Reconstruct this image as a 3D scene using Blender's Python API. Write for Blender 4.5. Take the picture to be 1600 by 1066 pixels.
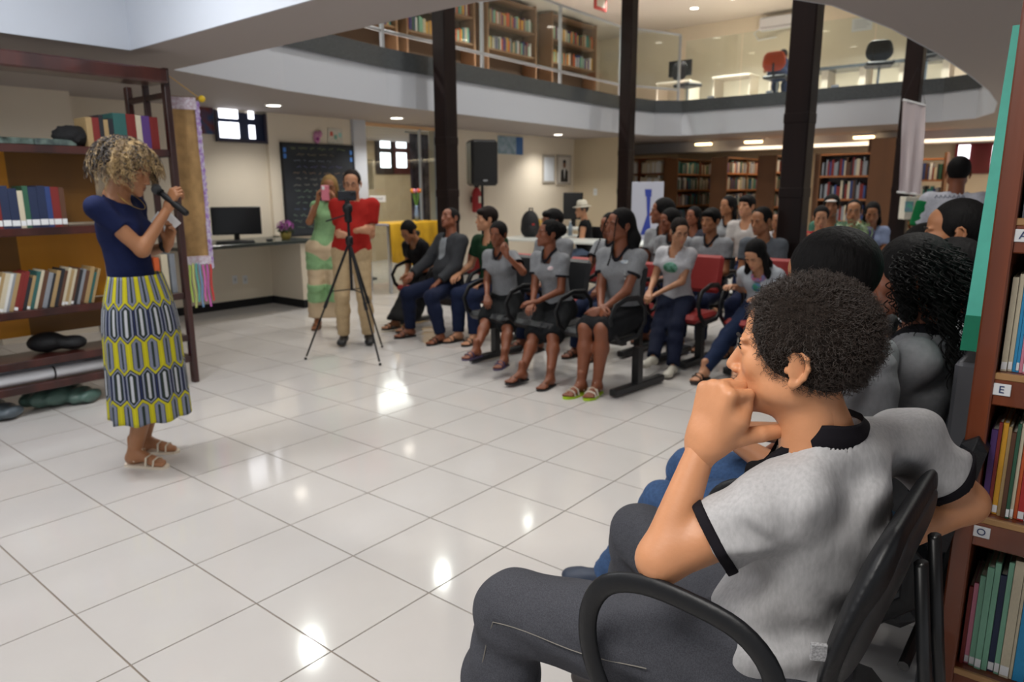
import bpy, math, random
import numpy as np
from mathutils import Vector, Matrix
# ---------------------------------------------------------------- scene, camera, light, exposure
for o in list(bpy.data.objects): bpy.data.objects.remove(o)
SC = bpy.context.scene; COL = SC.collection
rnd = random.Random(7)
FPX = 1116.0
M = np.array([[0.776062, 0.127089, -0.617719], [0.630630, -0.165393, 0.758255], [-0.0058, -0.978005, -0.208501]])
CAM = np.array([0, 0, 1.5])
cd = bpy.data.cameras.new('camera'); cam = bpy.data.objects.new('camera', cd); COL.objects.link(cam)
cam.matrix_world = Matrix(((M[0,0], -M[0,1], -M[0,2], 0), (M[1,0], -M[1,1], -M[1,2], 0), (M[2,0], -M[2,1], -M[2,2], 1.5), (0, 0, 0, 1)))
cd.sensor_width = 36; cd.lens = FPX/1600*36; cd.clip_start = .05
cd.dof.use_dof = True; cd.dof.focus_distance = 1.3; cd.dof.aperture_fstop = 5.0
SC.camera = cam
SC.view_settings.view_transform = 'Standard'; SC.view_settings.look = 'None'
SC.view_settings.gamma = 1; SC.view_settings.use_curve_mapping = False
SC.view_settings.exposure = 0.0
w = bpy.data.worlds.new('world'); SC.world = w; w.use_nodes = True
w.node_tree.nodes['Background'].inputs[0].default_value = (.93, .96, 1.0, 1)
w.node_tree.nodes['Background'].inputs[1].default_value = 0.45
def area(loc, size, power, col=(1, 1, 1), rot=(0, 0, 0), name='area_light'):
    l = bpy.data.lights.new(name, 'AREA'); l.shape = 'RECTANGLE'; l.size, l.size_y = size; l.energy = power; l.color = col
    o = bpy.data.objects.new(name, l); COL.objects.link(o); o.location = loc; o.rotation_euler = rot; return o
area((-3.2, 1.1, 2.93), (2.6, 2.2), 36, (1, .97, .93), name='recess_light')
area((-0.7, 0.0, 2.46), (1.0, 1.0), 48, (1, .97, .93), name='foreground_fill')  # fill added to brighten the foreground boy, no real fixture
def lamp(loc, power, col=(1, .95, .86), r=.07):
    l = bpy.data.lights.new('recess_fill', 'POINT'); l.energy = power; l.color = col; l.shadow_soft_size = r
    o = bpy.data.objects.new('recess_fill', l); COL.objects.link(o); o.location = loc
area((-11.8, 8.0, 1.9), (1.6, 1.3), 45, (1, .98, .93), (0, math.pi/2, 0), name='side_room_daylight')
area((-10.4, 9.3, 2.44), (1.6, 3.0), 60, (1, .97, .92), name='side_room_fill')  # fill added to lift the dark side-room walls
area((-2.2, 15.6, 2.35), (8, 1.5), 240, (1, .78, .52), name='library_light')
lamp((-4.2, 1.3, 2.72), 42, (.93, .97, 1.0), .12); lamp((-4.9, -.6, 2.72), 26, (.93, .97, 1.0), .12)  # unseen point lights added to brighten the recess sides
# ---------------------------------------------------------------- helpers
def nrm(v): v = np.array(v, float); return v/np.linalg.norm(v)
def ray(x, y): return M @ np.array([(x-800)/FPX, (y-533)/FPX, 1.])
def G(x, y, z=0.): d = ray(x, y); return CAM + d*((z-1.5)/d[2])
def PX(x, y, X): d = ray(x, y); return CAM + d*(X/d[0])
def PY(x, y, Y): d = ray(x, y); return CAM + d*(Y/d[1])
def K(x, y, dep): return CAM + ray(x, y)*dep
def T(x, y, t): d = ray(x, y); return CAM + d*(t/math.hypot(d[0], d[1]))
def lin(h):
    if not isinstance(h, str): return tuple(h[:3])+(1,)
    h = h.lstrip('#'); r = []
    for i in (0, 2, 4):
        v = int(h[i:i+2], 16)/255; r.append(v/12.92 if v <= .04045 else ((v+.055)/1.055)**2.4)
    return tuple(r)+(1,)
MATS = {}
class NT:
    def __init__(s, m): s.nt = m.node_tree; s.N = s.nt.nodes; s.L = s.nt.links
    def n(s, t, **k):
        x = s.N.new(t)
        for a, b in k.items():
            if a.startswith('i_'):
                x.inputs[a[2:].replace('_', ' ')].default_value = b
            else: setattr(x, a, b)
        return x
    def l(s, a, b): s.L.new(a, b)
    def m(s, op, a, b=None, c=None):
        x = s.N.new('ShaderNodeMath'); x.operation = op
        for i, v in enumerate((a, b, c)):
            if v is None: continue
            if isinstance(v, (int, float)): x.inputs[i].default_value = v
            else: s.l(v, x.inputs[i])
        return x.outputs[0]
def mat(name, col='#888888', rough=.6, metal=0., n=None, bump=None, emit=0., spec=.5, col2=None, coat=0., sss=0., wood=None, trans=0., stretch=(1,1,1)):
    key = (name, str(col), rough, str(n), str(bump), emit, str(col2))
    if key in MATS: return MATS[key]
    m = bpy.data.materials.new(name); m.use_nodes = True; t = NT(m); b = t.N['Principled BSDF']
    b.inputs['Base Color'].default_value = lin(col); b.inputs['Roughness'].default_value = rough
    b.inputs['Metallic'].default_value = metal; b.inputs['Specular IOR Level'].default_value = spec
    if coat: b.inputs['Coat Weight'].default_value = coat
    if trans: b.inputs['Transmission Weight'].default_value = trans
    if sss: b.inputs['Subsurface Weight'].default_value = sss; b.inputs['Subsurface Radius'].default_value = (.02, .008, .004)
    if emit: b.inputs['Emission Color'].default_value = lin(col); b.inputs['Emission Strength'].default_value = emit
    if n or bump or wood:
        tc = t.n('ShaderNodeTexCoord'); mp = t.n('ShaderNodeMapping'); mp.inputs['Scale'].default_value = stretch
        t.l(tc.outputs['Object'], mp.inputs[0])
    if n or wood:
        sc, am = n or wood
        nz = t.n('ShaderNodeTexNoise'); nz.inputs['Scale'].default_value = sc; nz.inputs['Detail'].default_value = 4
        t.l(mp.outputs[0], nz.inputs['Vector'])
        mx = t.n('ShaderNodeMix', data_type='RGBA'); c1 = lin(col)
        c2 = lin(col2) if col2 else tuple(v*(1-am) for v in c1[:3])+(1,)
        mx.inputs['A'].default_value = c1; mx.inputs['B'].default_value = c2
        mr = t.n('ShaderNodeMapRange'); mr.inputs['From Min'].default_value = .35; mr.inputs['From Max'].default_value = .65
        t.l(nz.outputs[0], mr.inputs[0]); t.l(mr.outputs[0], mx.inputs['Factor']); t.l(mx.outputs['Result'], b.inputs['Base Color'])
    if bump:
        sc, st = bump
        nz = t.n('ShaderNodeTexNoise'); nz.inputs['Scale'].default_value = sc; nz.inputs['Detail'].default_value = 3
        t.l(mp.outputs[0], nz.inputs['Vector'])
        bp = t.n('ShaderNodeBump'); bp.inputs['Strength'].default_value = st; bp.inputs['Distance'].default_value = .01
        t.l(nz.outputs[0], bp.inputs['Height']); t.l(bp.outputs[0], b.inputs['Normal'])
    MATS[key] = m; return m
def wood(col='#4a2114', col2='#2c120b', rough=.35): return mat('wood', col, rough, n=(6, .4), col2=col2, bump=(30, .15), stretch=(1, 1, .08), coat=.3)
def skin(col): return mat('skin', col, .48, n=(14, .10), bump=(120, .05), sss=.06)
def cloth(col, b=.25, am=.12, sc=60): return mat('cloth', col, .85, n=(sc, am), bump=(18, b), spec=.2)
def setp(o, label=None, cat=None, group=None, kind=None):
    if label: o['label'] = label
    if cat: o['category'] = cat
    if group: o['group'] = group
    if kind: o['kind'] = kind
    return o
def empty(name, loc, label=None, cat=None, group=None, rz=0.):
    o = bpy.data.objects.new(name, None); COL.objects.link(o); o.location = tuple(loc); o.rotation_euler = (0, 0, rz)
    o.empty_display_size = .1
    return setp(o, label, cat, group)
def mk(name, V, F, m, parent=None, smooth=False, base=None, mats=None, mi=None):
    """one mesh object; V in world coordinates when base is given (base is the parent's location)"""
    me = bpy.data.meshes.new(name); V = np.asarray(V, float)
    if base is not None: V = V - np.asarray(base, float)
    if isinstance(F, np.ndarray):
        me.vertices.add(len(V)); me.vertices.foreach_set('co', V.astype(np.float32).ravel())
        k = F.shape[1]; me.loops.add(F.size); me.loops.foreach_set('vertex_index', F.astype(np.int32).ravel())
        me.polygons.add(len(F)); me.polygons.foreach_set('loop_start', np.arange(len(F), dtype=np.int32)*k)
        me.update(calc_edges=True)
    else:
        me.from_pydata([tuple(v) for v in V], [], F)
    for x in (mats or [m]): me.materials.append(x)
    if mi is not None: me.polygons.foreach_set('material_index', np.asarray(mi, np.int32))
    me.polygons.foreach_set('use_smooth', np.full(len(me.polygons), bool(smooth)))
    me.update(); me.validate()
    o = bpy.data.objects.new(name, me); COL.objects.link(o)
    if parent is not None: o.parent = parent
    return o
class MB:
    """collects shapes that become ONE mesh"""
    def __init__(s): s.V = []; s.F = []; s.mi = []
    def add(s, V, F, mi=0):
        k = len(s.V); s.V += [tuple(v) for v in V]; s.F += [tuple(i+k for i in f) for f in F]; s.mi += [mi]*len(F); return s
    def box(s, a, b, mi=0, R=None, c=None):
        x0, y0, z0 = a; x1, y1, z1 = b
        V = [(x0,y0,z0),(x1,y0,z0),(x1,y1,z0),(x0,y1,z0),(x0,y0,z1),(x1,y0,z1),(x1,y1,z1),(x0,y1,z1)]
        if R is not None: V = [tuple(np.array(c)+R@(np.array(v)-np.array(c))) for v in V]
        return s.add(V, [(0,3,2,1),(4,5,6,7),(0,1,5,4),(1,2,6,5),(2,3,7,6),(3,0,4,7)], mi)
    def cbox(s, c, h, mi=0, R=None):
        c = np.array(c); h = np.array(h); return s.box(c-h, c+h, mi, R, c)
    def bbox(s, c, h, r, R=None, mi=0):
        """box with chamfered edges"""
        c = np.array(c, float); h = np.array(h, float); r = min(r, h.min()*.95); P = []; idx = {}
        for sx in (-1, 1):
            for sy in (-1, 1):
                for sz in (-1, 1):
                    for ax in range(3):
                        v = h.copy()
                        for k in range(3):
                            if k != ax: v[k] -= r
                        idx[(sx, sy, sz, ax)] = len(P); P.append(v*np.array([sx, sy, sz]))
        F = []
        def I(a, x): return idx[(a[0], a[1], a[2], x)]
        for ax in range(3):
            u, v = (ax+1) % 3, (ax+2) % 3
            for sg in (-1, 1):
                q = []
                for a, b in ((-1,-1),(1,-1),(1,1),(-1,1)):
                    t = [0,0,0]; t[ax] = sg; t[u] = a; t[v] = b; q.append(I(t, ax))
                F.append(tuple(q if sg > 0 else q[::-1]))
            for a in (-1, 1):
                for b in (-1, 1):
                    t0 = [0,0,0]; t0[u] = a; t0[v] = b; t1 = list(t0); t0[ax] = -1; t1[ax] = 1
                    q = [I(t0, u), I(t1, u), I(t1, v), I(t0, v)]
                    F.append(tuple(q if a*b < 0 else q[::-1]))
        for sx in (-1, 1):
            for sy in (-1, 1):
                for sz in (-1, 1):
                    q = [idx[(sx,sy,sz,k)] for k in range(3)]; F.append(tuple(q if sx*sy*sz > 0 else q[::-1]))
        P = [(R@p if R is not None else p)+c for p in P]
        return s.add(P, F, mi)
    def tube(s, pts, r, n=8, mi=0, cap=True, closed=False, flat=None):
        pts = [np.array(p, float) for p in pts]; N = len(pts); rs = r if hasattr(r, '__len__') else [r]*N
        V = []; F = []; up = None
        for i, p in enumerate(pts):
            if closed: t = pts[(i+1) % N]-pts[i-1]
            else: t = pts[min(i+1, N-1)]-pts[max(i-1, 0)]
            t = nrm(t)
            if up is None: up = np.array([0, 0, 1.]) if abs(t[2]) < .9 else np.array([1., 0, 0])
            a = nrm(np.cross(t, up)); b = np.cross(a, t); up = b
            if flat is not None: b = nrm(np.array(flat)-t*np.dot(t, flat)); a = np.cross(t, b)
            for k in range(n):
                th = 2*math.pi*k/n
                fa, fb = (rs[i], rs[i]) if not isinstance(rs[i], tuple) else rs[i]
                V.append(p+a*math.cos(th)*fa+b*math.sin(th)*fb)
        for i in range(N if closed else N-1):
            j = (i+1) % N
            for k in range(n): F.append((i*n+k, i*n+(k+1) % n, j*n+(k+1) % n, j*n+k))
        if cap and not closed: F.append(tuple(range(n))[::-1]); F.append(tuple((N-1)*n+k for k in range(n)))
        return s.add(V, F, mi)
    def lathe(s, prof, c=(0,0,0), n=20, mi=0, axis=(0,0,1)):
        c = np.array(c, float); ax = nrm(axis); u = nrm(np.cross(ax, [1,0,0] if abs(ax[0]) < .9 else [0,1,0])); v = np.cross(ax, u)
        V = []; F = []
        for r, z in prof:
            for k in range(n): th = 2*math.pi*k/n; V.append(c+ax*z+(u*math.cos(th)+v*math.sin(th))*max(r, 1e-5))
        for i in range(len(prof)-1):
            for k in range(n): F.append((i*n+k, i*n+(k+1) % n, (i+1)*n+(k+1) % n, (i+1)*n+k))
        F.append(tuple(range(n))[::-1]); F.append(tuple((len(prof)-1)*n+k for k in range(n)))
        return s.add(V, F, mi)
    def prism(s, poly, z0, z1, mi=0):
        n = len(poly); V = [(x, y, z0) for x, y in poly]+[(x, y, z1) for x, y in poly]
        F = [tuple(range(n))[::-1], tuple(range(n, 2*n))]+[(i, (i+1) % n, n+(i+1) % n, n+i) for i in range(n)]
        return s.add(V, F, mi)
    def sphere(s, c, r, n=10, mi=0):
        r = np.array(r if hasattr(r, '__len__') else (r,)*3, float); V = []; F = []; c = np.array(c)
        for i in range(n+1):
            a = math.pi*i/n
            for k in range(2*n): b = math.pi*k/n; V.append(c+r*np.array([math.sin(a)*math.cos(b), math.sin(a)*math.sin(b), math.cos(a)]))
        for i in range(n):
            for k in range(2*n): F.append((i*2*n+k, (i+1)*2*n+k, (i+1)*2*n+(k+1) % (2*n), i*2*n+(k+1) % (2*n)))
        return s.add(V, F, mi)
    def build(s, name, m, parent=None, smooth=False, base=None, kind=None, label=None, cat=None, group=None):
        ms = m if isinstance(m, list) else [m]
        o = mk(name, s.V, s.F, None, parent, smooth, base, mats=ms, mi=s.mi if len(ms) > 1 else None)
        return setp(o, label, cat, group, kind)
def RZ(a): c, s = math.cos(a), math.sin(a); return np.array([[c,-s,0],[s,c,0],[0,0,1.]])
def RX(a): c, s = math.cos(a), math.sin(a); return np.array([[1.,0,0],[0,c,-s],[0,s,c]])
def RY(a): c, s = math.cos(a), math.sin(a); return np.array([[c,0,s],[0,1.,0],[-s,0,c]])
def textobj(name, s, loc, size, m, parent=None, rot=(0,0,0), ext=.0005, rotm=None):
    cu = bpy.data.curves.new(name, 'FONT'); cu.body = s; cu.size = size; cu.extrude = ext; cu.align_x = 'CENTER'; cu.align_y = 'CENTER'
    tmp = bpy.data.objects.new(name, cu); COL.objects.link(tmp); dg = bpy.context.evaluated_depsgraph_get()
    me = bpy.data.meshes.new_from_object(tmp.evaluated_get(dg)); bpy.data.objects.remove(tmp); me.materials.clear(); me.materials.append(m)
    o = bpy.data.objects.new(name, me); COL.objects.link(o)
    if rotm is not None:
        o.matrix_local = Matrix.Translation(Vector(tuple(loc))) @ Matrix([list(r) for r in rotm]).to_4x4()
    else: o.location = tuple(loc); o.rotation_euler = rot
    if parent is not None: o.parent = parent
    return o
def strands(name, P, rad, m, parent, base=None, kind='stuff'):
    """P: (n, k, 3) points of n hair strands"""
    P = np.asarray(P, np.float32); n, k, _ = P.shape
    if base is not None: P = P-np.asarray(base, np.float32)
    h = bpy.data.hair_curves.new(name); h.add_curves([k]*n)
    h.attributes['position'].data.foreach_set('vector', P.ravel())
    a = h.attributes.get('radius') or h.attributes.new('radius', 'FLOAT', 'POINT')
    rr = np.tile(np.linspace(rad, rad*.5, k, dtype=np.float32), n); a.data.foreach_set('value', rr)
    h.materials.append(m); o = bpy.data.objects.new(name, h); COL.objects.link(o); o.parent = parent
    o['kind'] = kind; return o
# ---------------------------------------------------------------- signed-distance modelling (bodies, clothes, hair)
def C_(a, b, r1, r2=None, k=.02, flat=None, cap=None): return ('c', np.array(a, float), np.array(b, float), r1, r1 if r2 is None else r2, k, flat, cap)
def E_(c, r, R=None, k=.02, sub=False): return ('e', np.array(c, float), np.array(r, float), R, k, sub)
def prim_bounds(p):
    if p[0] == 'c': r = max(p[3], p[4]); return np.minimum(p[1], p[2])-r, np.maximum(p[1], p[2])+r
    r = p[2].max(); return p[1]-r, p[1]+r
def prim_d(p, X, Y, Z):
    if p[0] == 'c':
        _, a, b, r1, r2, k, flat, cap = p; ab = b-a; L2 = max(ab@ab, 1e-9)
        x, y, z = X-a[0], Y-a[1], Z-a[2]
        t0 = (x*ab[0]+y*ab[1]+z*ab[2])/L2; t = np.clip(t0, 0, 1)
        x = x-t*ab[0]; y = y-t*ab[1]; z = z-t*ab[2]
        if flat is not None:
            nv, s = flat; q = (x*nv[0]+y*nv[1]+z*nv[2])*(s-1); x = x+q*nv[0]; y = y+q*nv[1]; z = z+q*nv[2]
        d = np.sqrt(x*x+y*y+z*z)-(r1+(r2-r1)*t)
        if cap: d = np.maximum(d, (t0-1)*math.sqrt(L2))
        if cap == 2: d = np.maximum(d, -t0*math.sqrt(L2))
        return d
    _, c, r, R, k, sub = p
    x, y, z = X-c[0], Y-c[1], Z-c[2]
    if R is not None: x, y, z = (x*R[0,0]+y*R[1,0]+z*R[2,0]), (x*R[0,1]+y*R[1,1]+z*R[2,1]), (x*R[0,2]+y*R[1,2]+z*R[2,2])
    k0 = np.sqrt((x/r[0])**2+(y/r[1])**2+(z/r[2])**2); k1 = np.sqrt((x/r[0]**2)**2+(y/r[1]**2)**2+(z/r[2]**2)**2)+1e-6
    return k0*(k0-1)/k1
def sdf(prims, vox, inf=0., bounds=None, post=None):
    """smooth union of primitives on a grid, polygonised (surface nets) -> verts, quads"""
    B = [prim_bounds(p) for p in prims if not (p[0] == 'e' and p[5])]
    lo = np.min([b[0] for b in B], 0)-inf-2.5*vox; hi = np.max([b[1] for b in B], 0)+inf+2.5*vox
    if bounds is not None: lo = np.maximum(lo, bounds[0]); hi = np.minimum(hi, bounds[1])
    n = np.ceil((hi-lo)/vox).astype(int)+1
    if n.min() < 3: return np.zeros((0, 3)), np.zeros((0, 4), int)
    ax = [(lo[i]+np.arange(n[i])*vox).astype(np.float32) for i in range(3)]
    D = np.full(n, 1.0, np.float32)
    for p in prims:
        k = p[5] if p[0] == 'c' else p[4]; a, b = prim_bounds(p); mg = 2*k+inf+4*vox
        i0 = np.clip(np.floor((a-mg-lo)/vox).astype(int), 0, n); i1 = np.clip(np.ceil((b+mg-lo)/vox).astype(int)+1, 0, n)
        if (i1 <= i0).any(): continue
        sl = tuple(slice(i0[i], i1[i]) for i in range(3))
        X = ax[0][sl[0]][:, None, None]; Y = ax[1][sl[1]][None, :, None]; Z = ax[2][sl[2]][None, None, :]
        d = prim_d(p, X, Y, Z)
        cur = D[sl]
        if p[0] == 'e' and p[5]:
            h = np.maximum(k-np.abs(cur+d), 0)/k; D[sl] = np.maximum(cur, -d)+h*h*k*.25
        else:
            h = np.maximum(k-np.abs(cur-d), 0)/k; D[sl] = np.minimum(cur, d)-h*h*k*.25
    D -= inf
    if post is not None: D = post(D, ax[0][:, None, None], ax[1][None, :, None], ax[2][None, None, :]).astype(np.float32)
    for s_ in (0, -1):   # close the surface at the grid border
        D[s_, :, :] = np.maximum(D[s_, :, :], 1e-3); D[:, s_, :] = np.maximum(D[:, s_, :], 1e-3); D[:, :, s_] = np.maximum(D[:, :, s_], 1e-3)
    return nets(D, lo, vox)
def nets(D, lo, vox):
    S = D < 0; nx, ny, nz = D.shape
    cnt = np.zeros((nx-1, ny-1, nz-1), np.int8)
    for a in (0, 1):
        for b in (0, 1):
            for c in (0, 1): cnt += S[a:nx-1+a, b:ny-1+b, c:nz-1+c]
    act = (cnt > 0) & (cnt < 8); I = np.argwhere(act)
    if len(I) == 0: return np.zeros((0, 3)), np.zeros((0, 4), int)
    idx = np.full(act.shape, -1, np.int64); idx[act] = np.arange(len(I))
    acc = np.zeros((len(I), 3)); num = np.zeros(len(I))
    cor = {}
    for a in (0, 1):
        for b in (0, 1):
            for c in (0, 1): cor[(a, b, c)] = D[I[:, 0]+a, I[:, 1]+b, I[:, 2]+c].astype(float)
    for axis in range(3):
        for u in (0, 1):
            for v in (0, 1):
                p = [u, v]; p.insert(axis, 0); q = list(p); q[axis] = 1; da, db = cor[tuple(p)], cor[tuple(q)]
                m_ = (da < 0) != (db < 0); t = np.where(m_, da/np.where(m_, da-db, 1), 0)
                P = np.zeros((len(I), 3)); P[:] = p; P[:, axis] = t; acc[m_] += P[m_]; num[m_] += 1
    V = (I+acc/num[:, None])*vox+lo
    Q = []
    for axis in range(3):
        sl0 = [slice(1, -1)]*3; sl1 = [slice(1, -1)]*3; sl0[axis] = slice(0, -1); sl1[axis] = slice(1, None)
        A = S[tuple(sl0)]; Bq = S[tuple(sl1)]; E = np.argwhere(A != Bq)
        if len(E) == 0: continue
        fl = A[tuple(E.T)]; off = np.ones(3, int); off[axis] = 0; P = E+off
        u, v = (axis+1) % 3, (axis+2) % 3; du = np.zeros(3, int); dv = np.zeros(3, int); du[u] = 1; dv[v] = 1
        q = np.stack([idx[tuple((P-du-dv).T)], idx[tuple((P-dv).T)], idx[tuple(P.T)], idx[tuple((P-du).T)]], 1)
        q[~fl] = q[~fl][:, ::-1]; Q.append(q)
    Q = np.concatenate(Q); Q = Q[(Q >= 0).all(1)]
    return V, Q
def field_at(prims, P):
    D = np.full(len(P), 1.0); X, Y, Z = P[:, 0], P[:, 1], P[:, 2]
    for p in prims:
        k = p[5] if p[0] == 'c' else p[4]; d = prim_d(p, X, Y, Z); h = np.maximum(k-np.abs(D-d), 0)/k; D = np.minimum(D, d)-h*h*k*.25
    return D
def joinm(*ms):
    V = []; F = []; k = 0
    for v, f in ms:
        if len(v) == 0: continue
        V.append(v); F.append(f+k); k += len(v)
    return np.concatenate(V), np.concatenate(F)
def ik(a, c, l1, l2, hint):
    a = np.array(a, float); c = np.array(c, float); d = c-a; L = np.linalg.norm(d); 
    if L > (l1+l2)*.995: c = a+d/L*(l1+l2)*.995; d = c-a; L = np.linalg.norm(d)
    L = max(L, abs(l1-l2)*1.05+1e-4); x = (l1*l1-l2*l2+L*L)/(2*L); h = math.sqrt(max(l1*l1-x*x, 0)); u = d/np.linalg.norm(d)
    hv = np.array(hint, float); hv = hv-u*(hv@u); hv = nrm(hv) if np.linalg.norm(hv) > 1e-6 else np.array([0, 0, 1.])
    return a+u*x+hv*h, c
# ---- heads, hands, feet in their own frames (forward = -Y, left = +X, up = Z), made once
CACHE = {}
def head_prims(fem=False, fine=False):
    p = [E_((0,.018,.028), (.073,.092,.087), k=.03), E_((0,-.034,.042), (.058,.054,.052), k=.03), E_((0,-.032,-.03), (.058,.060,.068), k=.03),
         E_((0,-.046,-.082), (.042,.045,.036), k=.03), E_((0,-.080,-.106), (.020,.017,.017), k=.02)]
    for s in (-1, 1):
        p += [E_((s*.040,-.058,-.022), (.020,.022,.022), k=.02), E_((s*.052,-.010,-.062), (.014,.03,.02), k=.03),
              E_((s*.031,-.1,.001), (.016,.0135,.0105), k=.012, sub=True), E_((s*.030,-.083,.020), (.022,.010,.007), k=.012),
              E_((s*.031,-.080,.0), (.0145,.0125,.0105), k=.006)]
    p += [E_((0,-.079,-.068), (.028,.017,.022), k=.015), C_((0,-.089,.008), (0,-.1085,-.037), .0066, .0112, k=.012)]
    for s in (-1, 1): p += [E_((s*.0115,-.099,-.043), (.0085,.009,.007), k=.006)]
    p += [E_((0,-.0945,-.0675), (.0205,.0090,.0055), k=.006), E_((0,-.0930,-.0790), (.0175,.0090,.0066), k=.006)]
    for s in (-1, 1):
        ear = [(-.008,.016),(.001,.029),(.014,.031),(.023,.020),(.024,.004),(.017,-.012),(.006,-.024),(-.003,-.030)]
        q = [(s*(.0775+.32*max(y+.004, 0)), y*.96-z*.12+.008, z-.012) for y, z in ear]
        p.append(E_((s*.079,.014,-.010), (.0045,.0165,.027), RZ(s*.3), k=.006))
        for a, b in zip(q[:-1], q[1:]): p.append(C_(a, b, .0042, .0042, k=.003))
        p += [E_((s*.080,.008,-.038), (.0055,.008,.009), k=.005), E_((s*.0785,-.003,-.016), (.004,.005,.007), k=.004)]
    return p
def head_mesh(kind='n', vox=.004, neck=True):
    key = ('head', kind, vox, neck)
    if key not in CACHE:
        p = head_prims()
        if neck: p = p+[C_((0,.022,-.05), (0,.040,-.17), .05, .054, k=.03)]
        CACHE[key] = sdf(p, vox)
    return CACHE[key]
def hand_prims(curl, thumb=0., spread=1.):
    p = []; kx = (-.030, -.010, .010, .028); ky = (.088, .094, .089, .080); Ls = (.070, .078, .072, .056)
    for i in range(4):
        p.append(C_((kx[i]*.55, 0, 0), (kx[i], ky[i], 0), .0155, .0115, k=.012))
        a = np.array([kx[i], ky[i], 0.]); th = 0.
        for j, f in enumerate((.46, .30, .24)):
            th += curl[j]; sx = (i-1.3)*.06*spread*(1 if j == 0 else .0)
            b = a+np.array([math.sin(sx), math.cos(th), -math.sin(th)])*Ls[i]*f
            p.append(C_(a, b, .0092-.0009*j, .0086-.0010*j, k=.003)); a = b
    t = [np.array(q) for q in ((-.016,.012,-.006), (-.044,.042,-.014-.01*thumb), (-.052+.02*thumb,.072,-.020-.018*thumb), (-.054+.04*thumb,.098,-.024-.022*thumb))]
    if thumb == 2: t = [np.array(q) for q in ((-.014,.006,-.006), (-.036,.026,-.034), (-.046,.036,-.064), (-.050,.044,-.096))]
    if thumb == 2: p += [E_((0, .062, -.026), (.036, .034, .024), k=.015), C_((-.02, .01, -.012), (-.038, .05, -.02), .02, .016, k=.02)]
    for j in range(3): p.append(C_(t[j], t[j+1], (.018,.0145,.0125)[j] if thumb == 2 else (.0155,.0115,.0098)[j], (.0145,.0125,.011)[j] if thumb == 2 else (.0115,.0098,.0082)[j], k=.008 if j == 0 else .003))
    p.append(C_((0,-.03,0), (0,.01,0), .024, .026, k=.02, flat=((0,0,1), 1.3)))
    return p
CURL = {'relax': (.35,.45,.3), 'fist': (1.35,1.6,1.0), 'flat': (.08,.1,.08), 'grip': (1.0,1.2,.8), 'bend': (.7,.6,.4), 'chin': (1.42,1.55,.8)}
def hand_mesh(kind, left=False, vox=.004):
    key = ('hand', kind, vox)
    if key not in CACHE: CACHE[key] = sdf(hand_prims(CURL[kind], thumb=2 if kind == 'chin' else (1. if kind in ('fist', 'grip') else .3)), vox)
    v, f = CACHE[key]
    if left: v = v*np.array([-1, 1, 1]); f = f[:, ::-1]
    return v, f
def foot_mesh(vox=.005):
    key = ('foot', vox)
    if key not in CACHE:
        p = [E_((0,.030,-.042), (.030,.034,.034), k=.02), C_((0,-.005,-.015), (0,-.10,-.048), .034, .026, k=.03), E_((.002,-.115,-.056), (.042,.036,.020), k=.02), C_((0,0,.07), (0,0,-.03), .033, .036, k=.03)]
        for i, (x, L, r) in enumerate(((-.028,.060,.0125), (-.010,.060,.0095), (.005,.055,.009), (.019,.047,.0085), (.031,.038,.0085))):
            p.append(C_((x, -.125, -.062), (x, -.125-L+.012, -.064), r, r*.95, k=.004))
        def post(D, X, Y, Z): return np.maximum(D, -.0755-Z+X*0+Y*0)
        CACHE[key] = sdf(p, vox, post=post)
    return CACHE[key]
def shoe_prims(high=False):
    p = [E_((0,.030,-.040), (.036,.042,.036), k=.02), C_((0,-.0,-.02), (0,-.10,-.045), .040, .034, k=.03), E_((.002,-.125,-.050), (.046,.058,.030), k=.03)]
    if high: p.append(C_((0,.005,.02), (0,0,-.03), .042, .04, k=.03))
    return p
def basis(fwd, up=(0, 0, 1)):
    """columns: left, back, up -- matches the head / foot frames (forward = -Y)"""
    y = -nrm(fwd); x = nrm(np.cross(y, up)); z = np.cross(x, y); return np.array([x, y, z]).T
def handbasis(d, palm):
    """columns for the hand frame: Y = towards the fingers, -Z = palm normal"""
    y = nrm(d); z = -(np.array(palm, float)); z = nrm(z-y*(z@y)); x = np.cross(y, z); return np.array([x, y, z]).T
def tf(m, R, t, s=1.): return (m[0]*s)@R.T+np.asarray(t), m[1]
# ---------------------------------------------------------------- structure
M_WHITE = mat('white_paint', '#c2c6ce', .7, bump=(40, .03))
M_SOFF = mat('soffit_paint', '#a69e9a', .75, bump=(40, .03))
M_CREAM = mat('cream_paint', '#e4d9c6', .75, n=(1.5, .04))
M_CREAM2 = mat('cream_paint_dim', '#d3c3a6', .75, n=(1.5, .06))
M_GRAN = mat('granite', '#5d6163', .25, n=(160, .45), col2='#33373a')
M_TILE = mat('floor_tile', '#cbc7c4', .09, n=(2.5, .05), bump=(3, .012), spec=.6)
M_GROUT = mat('grout', '#8a7d70', .8)
M_DARKW = mat('dark_wood', '#1f1210', .5, n=(5, .4), col2='#120a09', bump=(30, .2), stretch=(1, 1, .1), spec=.2)
M_RED = wood('#84401f', '#5a2a15'); M_RED2 = wood('#4a211a', '#2c1310'); M_ORW = mat('case_side', '#6b4527', .45, n=(4, .2), stretch=(1, 1, .2))
M_BLACK = mat('black_plastic', '#131417', .45, bump=(60, .08), spec=.35); M_BLK2 = mat('black_matte', '#101114', .8)
M_ALU = mat('aluminium', '#b9bcbf', .35, .6); M_CHR = mat('chrome', '#c9ccd0', .15, 1.)
M_PAPER = mat('paper', '#d9d5c8', .8, n=(40, .15)); M_WHT = mat('white_plastic', '#e2e4e6', .4)
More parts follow.
